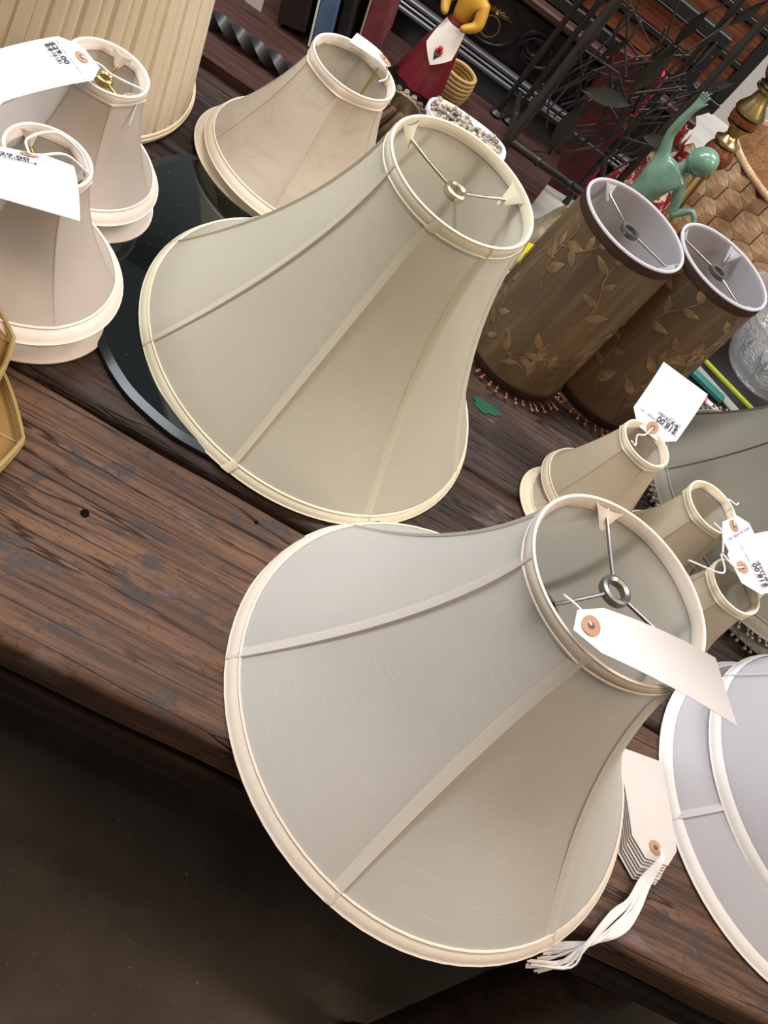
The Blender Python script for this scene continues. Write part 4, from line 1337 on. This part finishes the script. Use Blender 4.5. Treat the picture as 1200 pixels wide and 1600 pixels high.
mb = MB(); mb.lathe([(0, .002), (Rb - .004, .002), (Rb - .004, Hb), (Rb - .008, Hb), (Rb - .008, .006), (0, .006)], 48); part('inner_wall', mb, mspl[2], bk)
mb = MB(); mb.tube([(Rb * math.cos(a), Rb * math.sin(a), Hb) for a in [2 * PI * i / 60 for i in range(60)]], .006, 8, closed=True); part('rim', mb, mspl[1], bk)
mb = MB()
def hand(u, v):
    a = PI * u
    w = .014
    return Vector((math.cos(R_(-35)) * Rb * math.cos(a) - math.sin(R_(-35)) * (v - .5) * 2 * w, math.sin(R_(-35)) * Rb * math.cos(a) + math.cos(R_(-35)) * (v - .5) * 2 * w, Hb - .01 + .15 * math.sin(a)))
mb.grid(hand, 30, 2); mb.grid(lambda u, v: hand(u, v) - Vector((0, 0, .003)), 30, 2)
part('handle', mb, mspl[3], bk)

# brass and wood lamp column before the basket
lc = thing('turned_lamp', 'turned brass and wooden-ball lamp column standing before the basket', 'lamp', (.556, 1.14, .70))
lc.rotation_euler = (0, R_(-7), 0)
mball = wood('polished_red_wood', (.17, .055, .02), (.09, .03, .012), (.25, .09, .035), patches=False, cracks=False, rough=.25, scale=2)
zb = .222
mb = MB(); mb.lathe([(0, 0), (.035, 0), (.036, .008), (.012, .014), (.008, .02), (.008, zb - .02), (.010, zb - .018)], 28); part('stem', mb, M['brass'], lc)
mb = MB(); mb.ball((0, 0, zb), .0235, 24, 16); part('wooden_ball', mb, mball, lc)
mb = MB(); mb.lathe([(.004, zb + .018), (.020, zb + .020), (.021, zb + .024), (.014, zb + .027), (.010, zb + .034), (.013, zb + .044), (.021, zb + .050), (.021, zb + .054)], 32); part('collar', mb, M['brass'], lc)
mb = MB(); mb.lathe([(.018, zb + .054), (.0225, zb + .057), (.0225, zb + .066), (.018, zb + .069)], 32); part('wooden_band', mb, mball, lc)
mb = MB(); mb.lathe([(.018, zb + .069), (.024, zb + .072), (.023, zb + .078), (.014, zb + .092), (.011, zb + .104), (.018, zb + .110), (.018, zb + .114), (.004, zb + .115)], 32); part('bell', mb, M['brass'], lc)
mb = MB(); mb.lathe([(.014, zb + .114), (.017, zb + .118), (.012, zb + .122)], 24); part('black_washer', mb, M['black'], lc)
mb = MB(); mb.ball((0, 0, zb + .140), .0215, 24, 16); part('wooden_ball', mb, mball, lc)
mb = MB(); mb.lathe([(.008, zb + .158), (.012, zb + .165), (.012, zb + .20), (0, zb + .20)], 20); part('socket', mb, M['brass'], lc)

# floral cloth heap
mfl = mat('floral_cloth', (.4, .1, .1), .8)
vz = N(mfl, 'ShaderNodeTexVoronoi'); vz.inputs['Scale'].default_value = 1.0
L(mfl, coords(mfl, 'Object', (60, 60, 60)), vz.inputs[0])
_n = noise(mfl, coords(mfl, 'Object', (45, 45, 45)), 1.0, 3, .6, 1.0)
L(mfl, mixc(mfl, ramp(mfl, _n, [(.42, (.19, .012, .022)), (.50, (.30, .03, .04)), (.54, (.62, .50, .34)), (.62, (.66, .56, .42)), (.66, (.20, .12, .05))], 'LINEAR'), (.10, .06, .03), ramp(mfl, vz.outputs[0], [(.55, (0, 0, 0)), (.8, (.8, .8, .8))])), bsdf(mfl).inputs['Base Color'])
def cloth(name, label, c, sx, sy, h, seed, mt, cat='cloth'):
    mb = MB()
    random.seed(seed); p = [random.uniform(0, 6) for _ in range(6)]
    def fn(u, v):
        a = 2 * PI * u; r = v
        k = max(0, 1 - r ** 2.2)
        fold = .22 * math.sin(5 * a + p[0] + 3 * r) + .15 * math.sin(9 * a + p[1]) + .12 * math.sin(11 * r + p[2])
        return Vector((sx * r * math.cos(a) * (1 + .12 * math.sin(4 * a + p[3])), sy * r * math.sin(a) * (1 + .12 * math.sin(3 * a + p[4])), .001 + h * k * (1 + fold) + .004 * abs(math.sin(7 * a + p[5])) * r))
    mb.grid(fn, 64, 22, closeu=True)
    mb.prism([(sx * .95 * math.cos(2 * PI * i / 32), sy * .95 * math.sin(2 * PI * i / 32)) for i in range(32)], 0, .001)
    return solid(name, mb, mt, label, cat, loc=c)
cloth('floral_cloth', 'crumpled crimson and cream floral cloth behind the dancer', (.498, 1.205, .70), .072, .052, .145, 5, mfl)
cloth('floral_cloth', 'crimson floral cloth bunched beside the woven basket', (.93, 1.22, .70), .10, .08, .07, 9, mfl)
mgp = mat('gold_wrapping', (.30, .24, .16), .35, .3)
L(mgp, ramp(mgp, noise(mgp, coords(mgp, 'Object', (30, 30, 30)), 1.0, 4, .6), [(.3, (.16, .12, .07)), (.55, (.36, .30, .20)), (.75, (.62, .57, .48))]), bsdf(mgp).inputs['Base Color'])
cloth('wrapping_paper', 'crumpled beige-gold wrapping paper beside the brown lampshades', (.375, .955, .70), .062, .052, .075, 14, mgp, 'paper')
# crimson book
root = thing('crimson_book', 'tall dark red book with bright crimson edge beside the iron stand', 'book', (.425, 1.205, .70), (0, R_(-6), R_(8)))
mb = MB(); mb.bbox((-.075, 0, 0), (.0, .03, .245), .002); part('cover', mb, mat('dark_red_cover', (.060, .010, .010), .5), root, False)
mb = MB(); mb.bbox((.0005, .002, .004), (.010, .028, .241), .002); part('page_edge', mb, mat('crimson_edge', (.42, .02, .04), .5), root, False)
# amber votive
mam = mat('amber_glass', (.62, .20, .02), .15, 0, .6)
bsdf(mam).inputs['Transmission Weight'].default_value = .4
root = thing('amber_dish', 'faceted amber glass dish tucked behind the dancer', 'dish', (.515, 1.005, .70))
mb = MB(); mb.lathe([(.0, .0), (.028, .0), (.030, .02), (.046, .13), (.043, .13), (.026, .02), (0, .012)], 8); part('bowl', mb, mam, root, False)
mb = MB(); mb.tube([(.0445 * math.cos(a), .0445 * math.sin(a), .13) for a in [2 * PI * i / 8 for i in range(8)]], .002, 6, closed=True); part('rim', mb, mam, root)

# pressed-glass bowl
mgl = mat('pressed_glass', (.86, .89, .92), .08, 0, .6)
bsdf(mgl).inputs['Transmission Weight'].default_value = .85
bsdf(mgl).inputs['IOR'].default_value = 1.5
vz = N(mgl, 'ShaderNodeTexVoronoi'); vz.inputs['Scale'].default_value = 1.0
L(mgl, coords(mgl, 'Object', (160, 160, 160)), vz.inputs[0])
L(mgl, bump(mgl, vz.outputs[0], .45, .002), bsdf(mgl).inputs['Normal'])
root = thing('glass_bowl', 'clear pressed-glass bowl with leaf relief beside the grey-green shade', 'bowl', (.800, 1.035, .722))
mb = MB(); mb.lathe([(0, .004), (.055, .0), (.062, .006), (.078, .03), (.105, .07), (.118, .10), (.121, .102), (.121, .106), (.116, .106), (.098, .072), (.07, .035), (.05, .014), (0, .012)], 72, rf=lambda a, z: 1 + .012 * math.sin(24 * a) * (z > .03))
part('bowl', mb, mgl, root)
for k in range(12):
    a = 2 * PI * k / 12
    mb = MB()
    for s_ in (-.17, 0, .17):
        c0 = Vector((.082 * math.cos(a), .082 * math.sin(a), .034)); c1 = Vector((.112 * math.cos(a + s_), .112 * math.sin(a + s_), .085))
        mb.tube([c0, lerp(c0, c1, .5) + Vector((.003 * math.cos(a), .003 * math.sin(a), -.001)), c1], [.0008, .0045, .0006], 6)
    part('leaf_relief', mb, mgl, root)
# odds and ends under the bowl
def stick(name, label, cat, a, b, w, h, col, rough=.5, extra=None, smooth=False):
    a = Vector(a); b = Vector(b); d = b - a; ln = d.length
    root = thing(name, label, cat, tuple(a), (0, 0, math.atan2(d.y, d.x)))
    mb = MB(); mb.bbox((0, -w / 2, 0), (ln, w / 2, h), min(w, h) * .2); part('body', mb, mat(name + '_body', col, rough), root, False)
    if extra:
        for (f0, f1, c) in extra:
            mb = MB(); mb.bbox((ln * f0, -w / 2 - .0006, -.0001), (ln * f1, w / 2 + .0006, h + .0006), min(w, h) * .2); part('band', mb, mat(name + '_band', c, rough), root, False)
    return root
root = thing('black_tray', 'black tray holding pens and the glass bowl behind the grey-green shade', 'tray', (.80, .99, .70))
mb = MB(); mb.bbox((-.20, -.145, .0005), (.20, .165, .005), .002); part('bottom', mb, M['black'], root, False)
for lo, hi in (((-.205, -.150, .0005), (-.199, .170, .018)), ((.199, -.150, .0005), (.205, .170, .018)), ((-.199, -.150, .0005), (.199, -.144, .018)), ((-.199, .164, .0005), (.199, .170, .018))):
    mb = MB(); mb.bbox(lo, hi, .0015); part('side', mb, M['black'], root, False)
stick('marker_pen', 'pink and white pen lying in the black tray', 'pen', (.672, .893, .7125), (.742, .874, .7125), .010, .009, (.55, .50, .45), .4, [(0, .40, (.75, .07, .20)), (.66, .98, (.55, .10, .16))])
stick('lime_strip', 'lime green strip running under the glass bowl', 'strip', (.700, .992, .7115), (.830, .938, .7115), .007, .006, (.42, .50, .03), .3)
stick('clear_ruler', 'grey transparent ruler beside the lime strip', 'ruler', (.688, .970, .7065), (.810, .906, .7065), .020, .004, (.30, .31, .28), .2)
stick('teal_box', 'flat teal box between the brown shade and the ruler', 'box', (.660, .955, .7060), (.740, .927, .7060), .016, .010, (.03, .16, .14), .5)
stick('blue_box', 'small blue box under the rim of the glass bowl', 'box', (.786, .905, .7060), (.850, .905, .7060), .030, .014, (.05, .22, .33), .4)
random.seed(6)
mcord = mat('brown_cord', (.055, .035, .028), .6)
for k in range(3):
    mb = MB(); mb.tube(spline([(.640 + .006 * k, .868 + .010 * k, .711), (.675, .878 + .007 * k, .713 + .003 * k), (.720, .862 + .006 * k, .712), (.775, .872 + .010 * k, .711)], 8), .0040, 8)
    solid('brown_cord', mb, mcord, ('lower', 'middle', 'upper')[k] + ' brown cord of three beside the pink pen', 'cord', group='brown cords by the pen')
# yellow note
mb = MB(); mb.add([(.318, .776, .7525), (.351, .795, .7525), (.347, .835, .802), (.314, .818, .802), (.318, .7764, .7523), (.351, .7954, .7523), (.347, .8354, .8018), (.314, .8184, .8018)], [(0, 1, 2, 3), (7, 6, 5, 4), (0, 4, 5, 1), (1, 5, 6, 2), (2, 6, 7, 3), (3, 7, 4, 0)])
solid('yellow_note', mb, mat('yellow_paper', (.80, .66, .01), .6), 'bright yellow note leaning behind the first brown lampshade', 'note', False)
